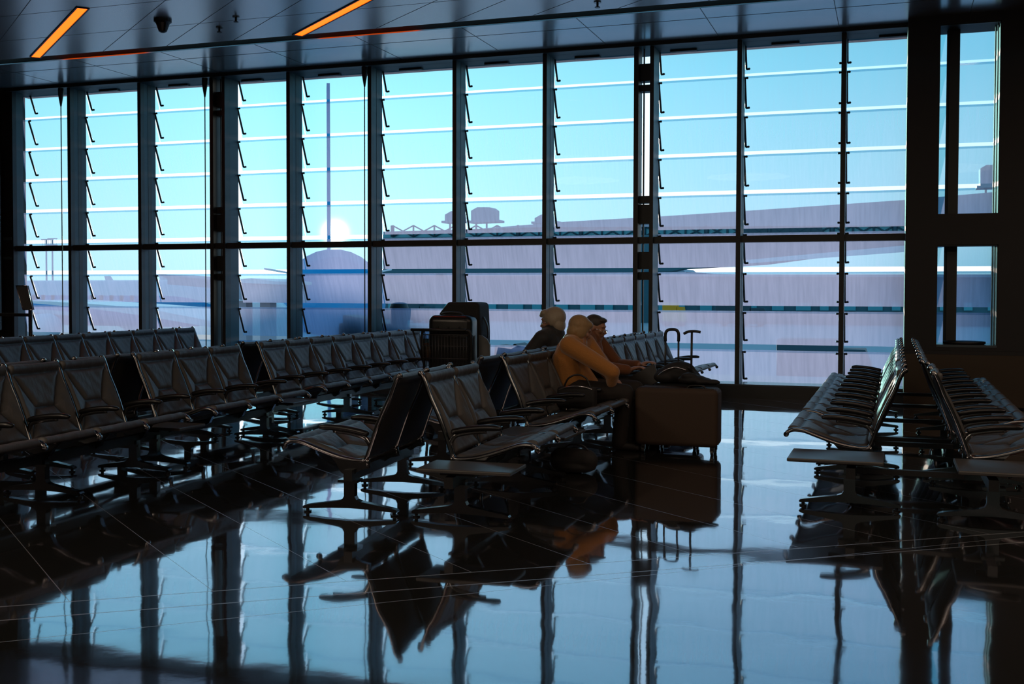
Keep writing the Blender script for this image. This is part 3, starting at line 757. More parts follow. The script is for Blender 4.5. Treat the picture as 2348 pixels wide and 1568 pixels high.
def bench(X, Y, ang, n, face, label, table=None, spacer=None, arms=None, slant=0.0):
    """X,Y: knob line of the frame nearest the camera; ang: drift of the row; face +1 looks right, -1 looks left"""
    dv = Vector((math.sin(ang), math.cos(ang), 0))
    if face > 0: org = Vector((X, Y, 0)); rz = -ang
    else: org = Vector((X, Y, 0))+dv*(n*S); rz = PI-ang
    t = empty('tandem_bench', tuple(org), rz); tag(t, label, 'bench', 'tandem sling benches in the waiting hall')
    def vloc(k):         # k counts frames from the camera end
        return k*S if face > 0 else (n-k)*S
    v0, v1 = -.06, n*S+.06
    if table:
        if face > 0: v0 = min(v0, -table[1]+.03)
        else: v1 = max(v1, n*S+table[1]-.03)
    q = MB(); q.box(.292, .348, v0, v1, .222, .29); q.build('beam', MT['alu_dark'], t)
    for k in range(n+1):
        link('side_frame', FRAME, t, (0, vloc(k), 0))
        if arms is None or k in arms: link('armrest', ARM, t, (0, vloc(k), 0))
    for k in range(n):
        y = min(vloc(k), vloc(k+1))
        link('back_pad', BACK, t, (0, y, 0)); link('seat_pad', SEAT, t, (0, y, 0))
    lp = [0.02, n*S-.06]
    if n >= 4: lp.insert(1, n*S*.5-.02)
    if n >= 7: lp = [.02, n*S*.33, n*S*.66, n*S-.06]
    if table: lp[0] = -table[1]+.22
    for y in lp:
        yy = y if face > 0 else n*S-y
        lg = link('leg', LEG, t, (0, yy, 0))
        for u in (.04, .626): link('glide', GLIDE, lg, (u, 0, 0))
        if spacer:
            b = MB(); b.box(-spacer, .30, -.02, .02, .235, .27); b.build('spacer_bar', MT['alu_dark'], t, (0, yy, 0))
    if table:
        y0, y1 = (-table[1], -table[0]) if face > 0 else (n*S+table[0], n*S+table[1])
        q = MB(); q.rbox(.12, .715, y0, y1, .318, .342, .008, 3, 0, False); q.build('side_table', MT['table'], t)
        q = MB(); q.box(.24, .46, (y0+y1)/2-.08, (y0+y1)/2+.08, .29, .318); q.build('table_bracket', MT['alu_dark'], t)
    return t
TB = (.05, .41)
k = S
def back_up(X, Y, ang, m): return X-math.sin(ang)*S*m, Y-math.cos(ang)*S*m
x, y = back_up(-9.37, 9.74, -.094, 1); bench(x, y, -.094, 8, -1, 'eight-seat black leather bench facing left, back to back behind the far left row')
x, y = back_up(-9.29, 9.95, -.094, 1); bench(x, y, -.094, 8, 1, 'eight-seat black leather bench facing right, far left row under the leftmost windows')
x, y = back_up(-6.04, 6.69, -.046, 2); bench(x, y, -.046, 2, -1, 'two-seat bench facing left at the lower left picture edge')
bench(-5.97, 6.94, -.046, 4, -1, 'four-seat bench facing left, backed against the near left bench')
bench(-6.27, 9.756, -.012, 2, -1, 'two-seat bench facing left in the middle of the long left row', table=TB)
bench(-6.35, 11.03, 0.0, 6, -1, 'six-seat bench facing left at the window end of the long left row')
x, y = back_up(-5.83, 6.08, -.047, 2); bench(x, y, -.047, 4, 1, 'four-seat bench facing right, nearest the camera at left, cut by the picture edge')
bench(-5.94, 7.61, -.032, 3, 1, 'three-seat bench facing right, between two side tables left of centre', table=TB)
bench(-6.13, 9.80, -.026, 8, 1, 'eight-seat bench facing right, running toward the luggage cart', table=(.05, .55))
bench(-2.84, 6.474, -.05, 2, 1, 'two-seat bench facing right with a side table at its near end, front centre', table=TB)
bench(-2.95, 8.338, .013, 4, 1, 'four-seat bench facing right on which the woman in the mustard sweater sits', table=(.05, .6))
bench(-3.035, 11.62, .022, 6, 1, 'six-seat bench facing right behind the suitcases, close to the windows')
bench(-2.885, 6.238, -.091, 2, -1, 'two-seat bench facing left, shown in profile, front centre')
bench(-3.07, 8.18, .007, 3, -1, 'three-seat bench facing left, behind the front centre profile bench')
bench(-3.09, 9.94, .004, 4, -1, 'four-seat bench facing left on which the white-haired person sits')
bench(-3.13, 12.3, .01, 4, -1, 'four-seat bench facing left, window end of the centre row')
bench(.096, 7.89, .004, 2, -1, 'two-seat bench facing left with a side table at its near end, right of centre', table=(.14, .62), spacer=.36)
bench(.098, 9.16, .004, 8, -1, 'eight-seat bench facing left, right of centre, stretching to the black wall', spacer=.36)
bench(.275, 7.69, -.004, 2, 1, 'two-seat bench facing right with a side table, at the right picture edge', table=(.06, .6))
bench(.235, 9.0, .004, 8, 1, 'eight-seat bench facing right below the small right hand window')

# ------------------------------------------------------------------ people
def evaluated(ob):
    dg = bpy.context.evaluated_depsgraph_get(); dg.update()
    return bpy.data.meshes.new_from_object(ob.evaluated_get(dg))
class Blob:
    def __init__(s): s.mb = MB()
    def cap(s, p, q, r0, r1, n=14, flat=None):
        p, q = Vector(p), Vector(q); d = (q-p); l = d.length; d = d.normalized()
        up = Vector((0, 0, 1)) if abs(d.z) < .95 else Vector((0, 1, 0)); x = d.cross(up).normalized(); y = x.cross(d)
        f1, f2 = flat or (1, 1)
        rings = []
        for k in range(1, 6):
            a = PI/2*k/5; rings.append((p-d*r0*math.cos(a), r0*math.sin(a)))
        for k in range(0, 5):
            a = PI/2*k/5; rings.append((q+d*r1*math.sin(a), r1*math.cos(a)))
        s.mb.loft([[c+(x*math.cos(2*PI*k/n)*f1+y*math.sin(2*PI*k/n)*f2)*r for k in range(n)] for c, r in rings], True, True)
    def chain(s, pts, rs, flat=None):
        for i in range(len(pts)-1): s.cap(pts[i], pts[i+1], rs[i], rs[i+1], flat=flat)
    def ell(s, c, rad, ax=None, n=20, m=14):
        c = Vector(c); X, Y, Z = ax or (Vector((1, 0, 0)), Vector((0, 1, 0)), Vector((0, 0, 1))); rings = []
        for i in range(1, m):
            th = PI*i/m
            rings.append([c+X*rad[0]*math.sin(th)*math.cos(2*PI*k/n)+Y*rad[1]*math.sin(th)*math.sin(2*PI*k/n)-Z*rad[2]*math.cos(th) for k in range(n)])
        s.mb.loft(rings, True, True)
    def build(s, name, m, parent, voxel=.009, smooth=4):
        me = s.mb.mesh(name+'_raw'); o = bpy.data.objects.new(name+'_raw', me); C.objects.link(o)
        r = o.modifiers.new('r', 'REMESH'); r.mode = 'VOXEL'; r.voxel_size = voxel; r.use_smooth_shade = True
        if smooth: sm = o.modifiers.new('s', 'SMOOTH'); sm.factor = .5; sm.iterations = smooth
        me2 = evaluated(o); bpy.data.objects.remove(o); bpy.data.meshes.remove(me)
        me2.name = name
        for p in me2.polygons: p.use_smooth = True
        me2.materials.clear(); me2.materials.append(m)
        ob = link(name, me2, parent)
        if parent: ob.location = -parent.location
        return ob
def axes(fwd, tilt=0.0, roll=0.0):
    f = Vector(fwd).normalized(); r = f.cross(Vector((0, 0, 1))).normalized(); u = r.cross(f)
    return r, f, u
def head_into(B, c, fwd, sc_=1.0, neck=None, nose=.022):
    r, f, u = axes(fwd); c = Vector(c); k = sc_
    B.ell(c+u*.02*k-f*.008*k, (.074*k, .094*k, .092*k), (r, f, u))
    B.ell(c-u*.038*k+f*.034*k, (.056*k, .058*k, .072*k), (r, f, u))
    B.ell(c-u*.092*k+f*.062*k, (.026*k, .024*k, .02*k), (r, f, u))            # chin
    B.cap(c+u*.008*k+f*.084*k, c-u*.028*k+f*.105*k, .010*k, .016*k)             # nose
    B.ell(c-u*.056*k+f*.088*k, (.024*k, .012*k, .011*k), (r, f, u))             # lips
    B.ell(c+u*.026*k+f*.078*k, (.05*k, .018*k, .012*k), (r, f, u))              # brow
    for sg in (-1, 1):
        B.ell(c+r*sg*.074*k-f*.006*k-u*.006*k, (.012*k, .022*k, .032*k), (r, f, u))
        B.ell(c+r*sg*.040*k+f*.066*k-u*.022*k, (.024*k, .02*k, .02*k), (r, f, u))
    if neck is not None: B.cap(c-u*.06*k-f*.02*k, neck, .052*k, .06*k)
def hand_into(B, wrist, dirv, palm_n, curl=.5, thumb=1, sc_=1.0):
    w = Vector(wrist); d = Vector(dirv).normalized(); n = Vector(palm_n).normalized(); sd = d.cross(n).normalized()
    k = sc_
    B.cap(w, w+d*.05*k, .026*k, .036*k, flat=(1, .6)); B.ell(w+d*.062*k, (.04*k, .042*k, .017*k), (sd, d, n))
    for i, (o, l) in enumerate(((-.029, .068), (-.010, .078), (.010, .074), (.028, .058))):
        p = w+d*.092*k+sd*o*k; a = curl*(.85+.1*i); segs = (.45, .32, .25)
        dd_ = d.copy(); r0 = .0098*k
        for sgm in segs:
            dd_ = (dd_*math.cos(a)-n*math.sin(a)).normalized() if sgm != segs[0] else (d*math.cos(a*.5)-n*math.sin(a*.5)).normalized()
            nn = p+dd_*l*sgm*k; B.cap(p, nn, r0, r0*.92, 8); p = nn; r0 *= .92
            n2 = n
    p = w+d*.03*k-sd*thumb*.03*k
    t1 = p+(d*.55-sd*thumb*.75-n*.25).normalized()*.038*k; t2 = t1+(d*.9-n*.4).normalized()*.03*k
    B.cap(p, t1, .014*k, .012*k, 8); B.cap(t1, t2, .012*k, .009*k, 8)
def glasses(parent, c, fwd, lit):
    r, f, u = axes(fwd); c = Vector(c); q = MB()
    for sg in (-1, 1):
        o = c+r*sg*.034+f*.104-u*.018
        q.tube([o+r*.024*math.cos(2*PI*k/16)+u*.018*math.sin(2*PI*k/16) for k in range(17)], .0022, 5)
        q.tube([o+r*sg*.026, c+r*sg*.076+f*.09-u*.01, c+r*sg*.078-f*.01-u*.006], .0022, 5)
    q.tube([c-r*.010+f*.106-u*.016, c+r*.010+f*.106-u*.016], .0022, 5)
    o = q.build('glasses', MT['chrome'], parent); o.location = -parent.location
    q = MB()
    for sg in (-1, 1):
        p = c+r*sg*.034+f*.104-u*.018
        q.loft([[p+f*dz+r*.023*math.cos(2*PI*k/16)+u*.017*math.sin(2*PI*k/16) for k in range(16)] for dz in (-.0008, .0008)], True, True)
    l = q.build('lens', MT['pane'], o)
def shoe(B, heel, toe):
    heel, toe = Vector(heel), Vector(toe); B.cap(heel+Vector((0, 0, .045)), toe+Vector((0, 0, .036)), .043, .036, flat=(1, .95)); B.cap(heel+Vector((0, 0, .03)), toe+Vector((0, 0, .022)), .03, .022)

# --- woman in the mustard sweater
def V(*a): return Vector(a)
yc = 9.66
P = empty('person', (-2.66, yc, .43)); tag(P, 'woman with short blond hair in a mustard sweater, hunched forward on a bench', 'person')
B = Blob()
hc_ = at(1331, 756, yc); fw = (.80, .46, -.42)
sh = [V(-2.72, yc-.185, .935), V(-2.66, yc+.185, .945)]
head_into(B, hc_, fw, 1.0, V(-2.71, yc, .985))
B.chain([V(-2.66, yc, .50), V(-2.73, yc, .66), V(-2.75, yc, .82), V(-2.72, yc, .94)], [.15, .135, .14, .12])
el = [at(1404, 853, yc-.22), at(1392, 852, yc+.18)]; wr = [at(1402, 882, yc-.15), at(1410, 872, yc+.10)]
for i in (0, 1):
    B.cap(V(-2.71, yc, .94), sh[i], .09, .065); B.chain([sh[i], el[i], wr[i]], [.055, .042, .028])
hand_into(B, wr[0], (.80, .30, -.30), (-.1, .1, 1), .8, 1, .85); hand_into(B, wr[1], (.7, -.5, -.2), (0, 0, 1), .7, -1, .85)
hip = [V(-2.62, yc-.10, .50), V(-2.62, yc+.10, .50)]; kn = [V(-2.22, yc-.12, .515), V(-2.18, yc+.12, .53)]; an = [V(-2.27, yc-.10, .10), V(-2.24, yc+.12, .10)]
for i in (0, 1): B.chain([hip[i], kn[i], an[i]], [.09, .06, .042])
for i in (0, 1): B.cap(an[i]+V(-.02, 0, -.055), an[i]+V(.15, 0, -.065), .036, .026)
B.build('body', MT['skin'], P, .008)
B = Blob()
B.chain([V(-2.66, yc, .52), V(-2.735, yc, .64), V(-2.765, yc, .76), V(-2.745, yc, .86), V(-2.715, yc, .94)], [.185, .175, .165, .15, .115])
for sg in (-1, 1): B.chain([V(-2.74, yc+sg*.07, .62), V(-2.77, yc+sg*.08, .78), V(-2.73, yc+sg*.08, .91)], [.14, .14, .105])
for i in (0, 1):
    B.chain([V(-2.72, yc, .945), sh[i]], [.10, .085]); B.chain([sh[i], sh[i].lerp(el[i], .5), el[i], wr[i].lerp(el[i], .15)], [.085, .078, .068, .048])
B.cap(V(-2.715, yc, .97), V(-2.70, yc, 1.005), .085, .072)
B.build('sweater', MT['sweater'], P, .009, 5)
B = Blob(); B.cap(V(-2.66, yc-.07, .50), V(-2.66, yc+.07, .50), .16, .16)
for i in (0, 1): B.chain([hip[i], hip[i].lerp(kn[i], .55), kn[i], kn[i].lerp(an[i], .5), an[i]+V(0, 0, -.02)], [.125, .105, .085, .072, .07])
B.build('trousers', MT['trouser'], P, .010)
r, f, u = axes(fw)
B = Blob(); B.ell(hc_+u*.035-f*.024, (.093, .108, .096), (r, f, u)); B.ell(hc_-u*.035-f*.052, (.092, .066, .072), (r, f, u))
for sg in (-1, 1): B.ell(hc_+r*sg*.062-u*.012-f*.008, (.034, .062, .075), (r, f, u))
B.ell(hc_+u*.070+f*.046, (.068, .05, .040), (r, f, u))
B.build('hair', MT['hair_blond'], P, .007)
for i in (0, 1):
    B = Blob(); shoe(B, an[i]+V(-.03, 0, -.10), an[i]+V(.16, 0, -.10)); B.build('shoe', MT['shoe'], P, .008, 2)

# --- man with glasses reading, farther seat of the same bench
yc = 10.22
P = empty('person', (-2.68, yc, .43)); tag(P, 'dark-haired man with glasses reading a magazine beside the woman in the mustard sweater', 'person')
B = Blob(); hc_ = at(1366, 750, yc); fw = (.93, -.05, -.24)
head_into(B, hc_, fw, 1.02, V(-2.73, yc, .99))
sh = [V(-2.72, yc-.20, .95), V(-2.72, yc+.20, .95)]; el = [V(-2.50, yc-.22, .70), V(-2.50, yc+.22, .70)]; wr = [V(-2.30, yc-.16, .685), V(-2.24, yc+.02, .72)]
B.chain([V(-2.66, yc, .52), V(-2.73, yc, .70), V(-2.75, yc, .86), V(-2.73, yc, .96)], [.15, .14, .14, .11])
for i in (0, 1):
    B.cap(V(-2.73, yc, .95), sh[i], .09, .065); B.chain([sh[i], el[i], wr[i]], [.055, .044, .03])
hand_into(B, wr[0], (.93, .1, .3), (-.3, 0, 1), .55, 1); hand_into(B, wr[1], (.93, -.1, .35), (-.3, 0, 1), .55, -1)
hip = [V(-2.60, yc-.10, .50), V(-2.60, yc+.10, .50)]; kn = [V(-2.16, yc-.13, .54), V(-2.14, yc+.13, .53)]; an = [V(-2.20, yc-.11, .10), V(-2.16, yc+.13, .10)]
for i in (0, 1): B.chain([hip[i], kn[i], an[i]], [.09, .062, .045]); B.cap(an[i]+V(-.02, 0, -.055), an[i]+V(.16, 0, -.065), .038, .028)
B.build('body', MT['skin'], P, .008)
B = Blob(); B.chain([V(-2.66, yc, .54), V(-2.74, yc, .70), V(-2.76, yc, .86), V(-2.73, yc, .96)], [.18, .17, .165, .12])
for sg in (-1, 1): B.chain([V(-2.74, yc+sg*.08, .64), V(-2.75, yc+sg*.09, .86)], [.13, .12])
for i in (0, 1): B.chain([V(-2.73, yc, .955), sh[i]], [.10, .085]); B.chain([sh[i], el[i], wr[i].lerp(el[i], .12)], [.085, .066, .05])
B.cap(V(-2.73, yc, .98), V(-2.725, yc, 1.015), .085, .07)
B.build('jacket', MT['jacket_warm'], P, .009)
B = Blob(); B.cap(V(-2.64, yc-.07, .50), V(-2.64, yc+.07, .50), .16, .16)
for i in (0, 1): B.chain([hip[i], kn[i], kn[i].lerp(an[i], .5), an[i]+V(0, 0, -.02)], [.125, .088, .075, .072])
B.build('trousers', MT['trouser_blue'], P, .010)
r, f, u = axes(fw)
B = Blob(); B.ell(hc_+u*.040-f*.020, (.083, .099, .080), (r, f, u)); B.ell(hc_-u*.028-f*.058, (.070, .048, .055), (r, f, u)); B.ell(hc_+u*.082+f*.045, (.06, .05, .026), (r, f, u))
B.build('hair', MT['hair_dark'], P, .007)
for i in (0, 1):
    B = Blob(); shoe(B, an[i]+V(-.03, 0, -.10), an[i]+V(.17, 0, -.10)); B.build('shoe', MT['shoe'], P, .008, 2)
glasses(P, hc_, fw, True)
# magazine
mp = [at(1438, 868, 10.05), at(1501, 833, 10.05), at(1512, 872, 9.98), at(1462, 905, 9.98)]
mg = empty('magazine', tuple(mp[0])); tag(mg, 'dark open magazine held by the man with glasses', 'magazine')
n_ = (mp[3]-mp[0]).cross(mp[1]-mp[0]).normalized()
if n_.y > 0: n_ = -n_
def sheet(a, b_, c, d_, th):
    q = MB(); q.loft([[a, b_, c, d_], [a+n_*th, b_+n_*th, c+n_*th, d_+n_*th]], True, True, 0, False); return q
o = sheet(*mp, .006).build('cover', MT['plastic_black'], mg); o.location = -mg.location
ins = [mp[0].lerp(mp[2], .015), mp[1].lerp(mp[3], .015), mp[2].lerp(mp[0], .015), mp[3].lerp(mp[1], .015)]
ins = [p-n_*.0045 for p in ins]; ins[0] = mp[0]-n_*.0045; ins[1] = mp[1]-n_*.0045
o = sheet(*ins, .0035).build('pages', mat('pale_paper', (.5, .46, .40), .7), mg); o.location = -mg.location

# --- white-haired person on the far side, facing left
yc = 10.75
P = empty('person', (-3.36, yc, .43)); tag(P, 'white-haired person in a dark jacket sitting with the back to the centre row, facing left', 'person')
B = Blob(); hc_ = at(1267, 736, yc); fw = (-.97, .12, -.14)
head_into(B, hc_, fw, 1.2, V(-3.24, yc, 1.02))
sh = [V(-3.30, yc-.21, .94), V(-3.30, yc+.21, .94)]; el = [V(-3.50, yc-.24, .70), V(-3.50, yc+.24, .70)]; wr = [V(-3.72, yc-.12, .60), V(-3.72, yc+.12, .60)]
B.chain([V(-3.36, yc, .52), V(-3.30, yc, .70), V(-3.27, yc, .86), V(-3.26, yc, .97)], [.16, .15, .15, .11])
for i in (0, 1):
    B.cap(V(-3.27, yc, .96), sh[i], .09, .065); B.chain([sh[i], el[i], wr[i]], [.055, .044, .03])
    hand_into(B, wr[i], (-.95, 0, -.2), (0, 0, 1), .4, 1 if i else -1)
hip = [V(-3.42, yc-.10, .50), V(-3.42, yc+.10, .50)]; kn = [V(-3.86, yc-.13, .53), V(-3.86, yc+.13, .53)]; an = [V(-3.84, yc-.12, .10), V(-3.86, yc+.12, .10)]
for i in (0, 1): B.chain([hip[i], kn[i], an[i]], [.09, .062, .045]); B.cap(an[i]+V(.02, 0, -.055), an[i]+V(-.16, 0, -.065), .038, .028)
B.build('body', MT['skin'], P, .008)
B = Blob(); B.chain([V(-3.36, yc, .54), V(-3.30, yc, .70), V(-3.265, yc, .86), V(-3.255, yc, .975)], [.19, .18, .17, .13])
for i in (0, 1):
    B.chain([V(-3.26, yc, .965), sh[i]], [.11, .092]); B.chain([sh[i], el[i], wr[i].lerp(el[i], .08)], [.092, .072, .055])
    B.chain([V(-3.30, yc+(-.09, .09)[i], .66), V(-3.27, yc+(-.10, .10)[i], .88)], [.14, .13])
B.cap(V(-3.255, yc, 1.0), V(-3.235, yc, 1.055), .088, .076)
B.build('jacket', MT['jacket'], P, .009)
B = Blob(); B.cap(V(-3.38, yc-.07, .50), V(-3.38, yc+.07, .50), .16, .16)
for i in (0, 1): B.chain([hip[i], kn[i], kn[i].lerp(an[i], .5), an[i]+V(0, 0, -.02)], [.125, .088, .075, .072])
B.build('trousers', MT['trouser'], P, .010)
r, f, u = axes(fw)
B = Blob(); B.ell(hc_+u*.036-f*.026, (.104, .124, .110), (r, f, u)); B.ell(hc_-u*.045-f*.066, (.092, .064, .085), (r, f, u)); B.ell(hc_+u*.092+f*.060, (.074, .062, .040), (r, f, u)); B.ell(hc_+u*.074+f*.116, (.03, .02, .022), (r, f, u))
for sg in (-1, 1): B.ell(hc_+r*sg*.080+u*.012-f*.03, (.028, .060, .065), (r, f, u))
B.build('hair', MT['hair_white'], P, .007)
for i in (0, 1):
    B = Blob(); shoe(B, an[i]+V(.03, 0, -.10), an[i]+V(-.17, 0, -.10)); B.build('shoe', MT['shoe'], P, .008, 2)
glasses(P, hc_, fw, True)

# ------------------------------------------------------------------ luggage
def wheels(parent, pts, r=.028):
    for p in pts:
        q = MB(); q.loft([[(p[0]+dx, p[1]+r*math.cos(a), p[2]+r+r*math.sin(a)) for a in [2*PI*k/14 for k in range(14)]] for dx in (-.012, .012)], True, True, 0, False)
        q.box(p[0]-.018, p[0]+.018, p[1]-.012, p[1]+.012, p[2]+r, p[2]+2*r+.02)
        q.build('wheel', MT['plastic_black'], parent)
# big brown suitcase with T handle
x0 = at(1455, 1000, 9.5).x; x1 = at(1645, 960, 9.5).x
sw = x1-x0
T_ = empty('suitcase', (x0, 9.48, 0)); tag(T_, 'large brown suitcase with a T-shaped pull handle, standing in front of the seated travellers', 'suitcase')
q = MB(); q.rbox(0, sw, 0, .30, .07, .575, .045, 5); q.build('shell', MT['case_brown'], T_)
q = MB()
for yy in (.05, .25): q.tube([(.03, yy, .07), (.008, yy, .12), (.006, yy, .53), (.04, yy, .572), (sw-.04, yy, .572), (sw-.006, yy, .53), (sw-.008, yy, .12), (sw-.03, yy, .07)], .008, 6)
q.build('piping', MT['plastic_black'], T_)
q = MB(); q.tube(crom([(sw*.62, .10, .572), (sw*.66, .10, .597), (sw*.80, .10, .597), (sw*.84, .10, .572)], 4), .012, 8, 0, (1.4, .8)); q.build('grab_handle', MT['plastic_black'], T_)
wheels(T_, [(.07, .06, 0), (sw-.05, .06, 0), (.07, .24, 0), (sw-.05, .24, 0)])
hp = at(1586, 762, 9.62)-T_.location
q = MB(); q.tube([(hp.x-.004, .15, .56), (hp.x-.002, .15, .85), (hp.x, .15, hp.z)], .010, 8)
q.tube(crom([(hp.x-.072, .15, hp.z-.014), (hp.x-.03, .15, hp.z+.006), (hp.x+.03, .15, hp.z+.010), (hp.x+.076, .15, hp.z+.002)], 4), .012, 8)
q.build('pull_handle', MT['plastic_black'], T_)
# black suitcase with U handle behind it
xa, xb = at(1500, 900, 9.98).x, at(1612, 900, 9.98).x
T_ = empty('suitcase', (xa, 9.86, 0)); tag(T_, 'black suitcase with a U-shaped pull handle, behind the large brown suitcase', 'suitcase')
sw = xb-xa
q = MB(); q.rbox(0, sw, 0, .24, .06, .585, .04, 5); q.build('shell', MT['shell_black'], T_)
wheels(T_, [(.06, .05, 0), (sw-.06, .05, 0), (.06, .19, 0), (sw-.06, .19, 0)])
l = at(1526, 760, 9.98)-T_.location; r2 = at(1556, 760, 9.98)-T_.location
q = MB(); q.tube([(l.x, .12, .57), (l.x, .12, l.z-.03)], .009, 8); q.tube([(r2.x, .12, .57), (r2.x, .12, r2.z-.03)], .009, 8)
q.tube(crom([(l.x, .12, l.z-.09), (l.x, .12, l.z-.02), (l.x+.02, .12, l.z+.012), ((l.x+r2.x)/2, .12, l.z+.02), (r2.x-.02, .12, r2.z+.012), (r2.x, .12, r2.z-.02), (r2.x, .12, r2.z-.09)], 4), .014, 8)
q.build('pull_handle', MT['plastic_black'], T_)
# backpack on top
c = at(1553, 862, 9.98)
K = empty('backpack', (c.x, 9.98, .585)); tag(K, 'dark rounded backpack lying on the black suitcase', 'backpack')
B = Blob(); B.ell((c.x, 9.98, .665), (.20, .12, .085)); B.ell((c.x+.02, 9.97, .70), (.15, .11, .085)); B.ell((c.x-.10, 9.93, .64), (.11, .08, .06)); B.ell((c.x+.12, 9.96, .645), (.10, .10, .06))
B.build('body', MT['cloth_black'], K, .009)
q = MB(); q.tube(crom([(c.x-.17, 9.875, .64), (c.x-.10, 9.855, .70), (c.x, 9.86, .735), (c.x+.10, 9.87, .71)], 5), .005, 6); o = q.build('zipper', MT['chrome'], K); o.location = -K.location
q = MB(); q.tube(crom([(c.x+.08, 9.92, .74), (c.x+.14, 9.90, .72), (c.x+.20, 9.90, .65), (c.x+.22, 9.91, .60)], 5), .014, 6, 0, (1.6, .5)); o = q.build('strap', MT['cloth_black'], K); o.location = -K.location
# jacket on the big suitcase
c = at(1612, 878, 9.62)
J = empty('folded_jacket', (c.x, 9.64, .60)); tag(J, 'dark folded jacket draped over the top of the large brown suitcase', 'jacket')
B = Blob(); B.ell((c.x-.10, 9.66, .645), (.13, .12, .045)); B.ell((c.x-.02, 9.66, .632), (.10, .11, .035)); B.ell((c.x+.075, 9.63, .628), (.075, .05, .026)); B.ell((c.x-.12, 9.60, .68), (.07, .06, .03))
B.build('folds', MT['cloth_black'], J, .009)
# handbag on the woman's seat edge
K = empty('handbag', (-2.56, 9.19, .40)); tag(K, 'black handbag with chrome trim on the seat beside the woman in the mustard sweater', 'handbag')
q = MB(); q.rbox(-.17, .17, -.06, .06, .005, .19, .03, 4); q.build('body', MT['cloth_black'], K)
q = MB(); q.tube(crom([(-.15, -.055, .165), (-.05, -.06, .195), (.06, -.06, .198), (.15, -.055, .175)], 5), .006, 6); q.build('clasp_bar', MT['chrome'], K)
q = MB(); q.tube(crom([(-.12, 0, .18), (-.08, 0, .26), (0, 0, .295), (.08, 0, .265), (.12, 0, .18)], 5), .008, 6); q.build('handle', MT['plastic_black'], K)
# bag under the bench
K = empty('duffel_bag', (-2.30, 8.25, 0)); tag(K, 'small dark bag on the floor under the centre bench', 'bag')
B = Blob(); B.cap((-2.42, 8.25, .10), (-2.22, 8.25, .10), .095, .09); B.ell((-2.32, 8.25, .05), (.18, .11, .05)); B.build('body', MT['cloth_black'], K, .009)
q = MB(); q.tube(crom([(-.10, -.02, .18), (-.05, -.02, .22), (.05, -.02, .22), (.10, -.02, .18)], 4), .007, 6); q.build('handle', MT['plastic_black'], K)

# luggage cart with two bags
yc = 10.95
cx0, cx1 = at(985, 800, yc).x, at(1095, 800, yc).x
K = empty('luggage_cart', ((cx0+cx1)/2, yc, 0)); tag(K, 'luggage trolley with a wire basket loaded with black bags, between the seat rows', 'luggage cart')
w2 = (cx1-cx0)/2; zb = at(1040, 757, yc-.2).z
q = MB(); q.box(-w2, w2, -.2, .75, .16, .20); q.box(-w2*.8, w2*.8, -.2, .75, .20, .215); q.build('base', MT['steel'], K)
q = MB()
for sg in (-1, 1): q.tube(crom([(sg*(w2-.02), -.10, .18), (sg*(w2-.01), -.16, .6), (sg*w2, -.2, zb-.05), (sg*(w2-.05), -.22, zb)], 4), .016, 8)
q.tube([(-w2-.12, -.22, zb), (w2-.05, -.22, zb)], .017, 8)
q.tube([(-w2-.10, -.22, zb-.01), (-w2+.01, -.16, .62)], .011, 6)
q.build('push_bar', MT['plastic_black'], K)
q = MB(); zt_, zl_ = zb-.05, .58
for kx in range(15):
    x = -w2+.03+(2*w2-.06)*kx/14; q.tube([(x, -.23, zl_), (x, -.25, zt_)], .004, 5)
for z in (zl_, zl_+.13, zl_+.26, zt_): q.tube([(-w2+.02, -.24, z), (w2-.02, -.24, z)], .006, 6)
for sg in (-1, 1):
    q.tube([(sg*(w2-.03), -.24, zt_), (sg*(w2-.03), -.08, zt_), (sg*(w2-.03), -.08, zl_)], .006, 6)
q.build('wire_basket', MT['steel'], K)
px_ = [at(1093, 830, yc)-K.location, at(1118, 830, yc)-K.location]
poly = [(px_[0].x, .30), (px_[1].x, .30), (px_[1].x, at(1118, 790, yc).z), (px_[1].x-.03, at(1112, 778, yc).z), (px_[0].x+.04, at(1100, 770, yc).z), (px_[0].x, at(1093, 769, yc).z)]
q = MB(); q.prism(poly, 'y', .06, .085); q.build('side_panel', MT['greypanel'], K)
for sg in (-1, 1):
    for yy in (-.1, .6):
        q = MB(); q.loft([[(sg*(w2-.05)+dx, yy+.075*math.cos(a), .085+.075*math.sin(a)) for a in [2*PI*k/16 for k in range(16)]] for dx in (-.018, .018)], True, True, 0, False); q.build('wheel', MT['tyre'], K)
xa, xb = at(988, 760, yc-.02).x, at(1087, 760, yc-.02).x
A_ = empty('suitcase', ((xa+xb)/2, yc+.0, .215)); tag(A_, 'glossy black cabin suitcase with a top grip, standing on the luggage cart', 'suitcase')
hw_ = (xb-xa)/2; zt_ = at(1040, 722, yc).z-.215
q = MB(); q.rbox(-hw_, hw_, -.13, .13, 0, zt_, .075, 6); q.build('shell', MT['shell_black'], A_)
q = MB(); q.tube(crom([(-.13, -.03, zt_-.01), (-.10, -.03, zt_+.018), (0, -.03, zt_+.028), (.10, -.03, zt_+.018), (.13, -.03, zt_-.01)], 4), .013, 8, 0, (1.3, .8)); q.build('grip', MT['plastic_black'], A_)
q = MB()
for xx in (-hw_*.5, 0, hw_*.5): q.box(xx-.01, xx+.01, -.137, -.128, .08, zt_-.12)
q.build('rib', MT['shell_black'], A_)
xa, xb = at(1016, 740, yc+.3).x, at(1112, 740, yc+.3).x
A_ = empty('travel_bag', ((xa+xb)/2, yc+.32, .215)); tag(A_, 'tall soft black travel bag at the back of the luggage cart', 'bag')
z1, z2 = at(1050, 692, yc+.3).z-.215, at(1016, 715, yc+.3).z-.215; hw_ = (xb-xa)/2
B = Blob()
mbx = MB(); 
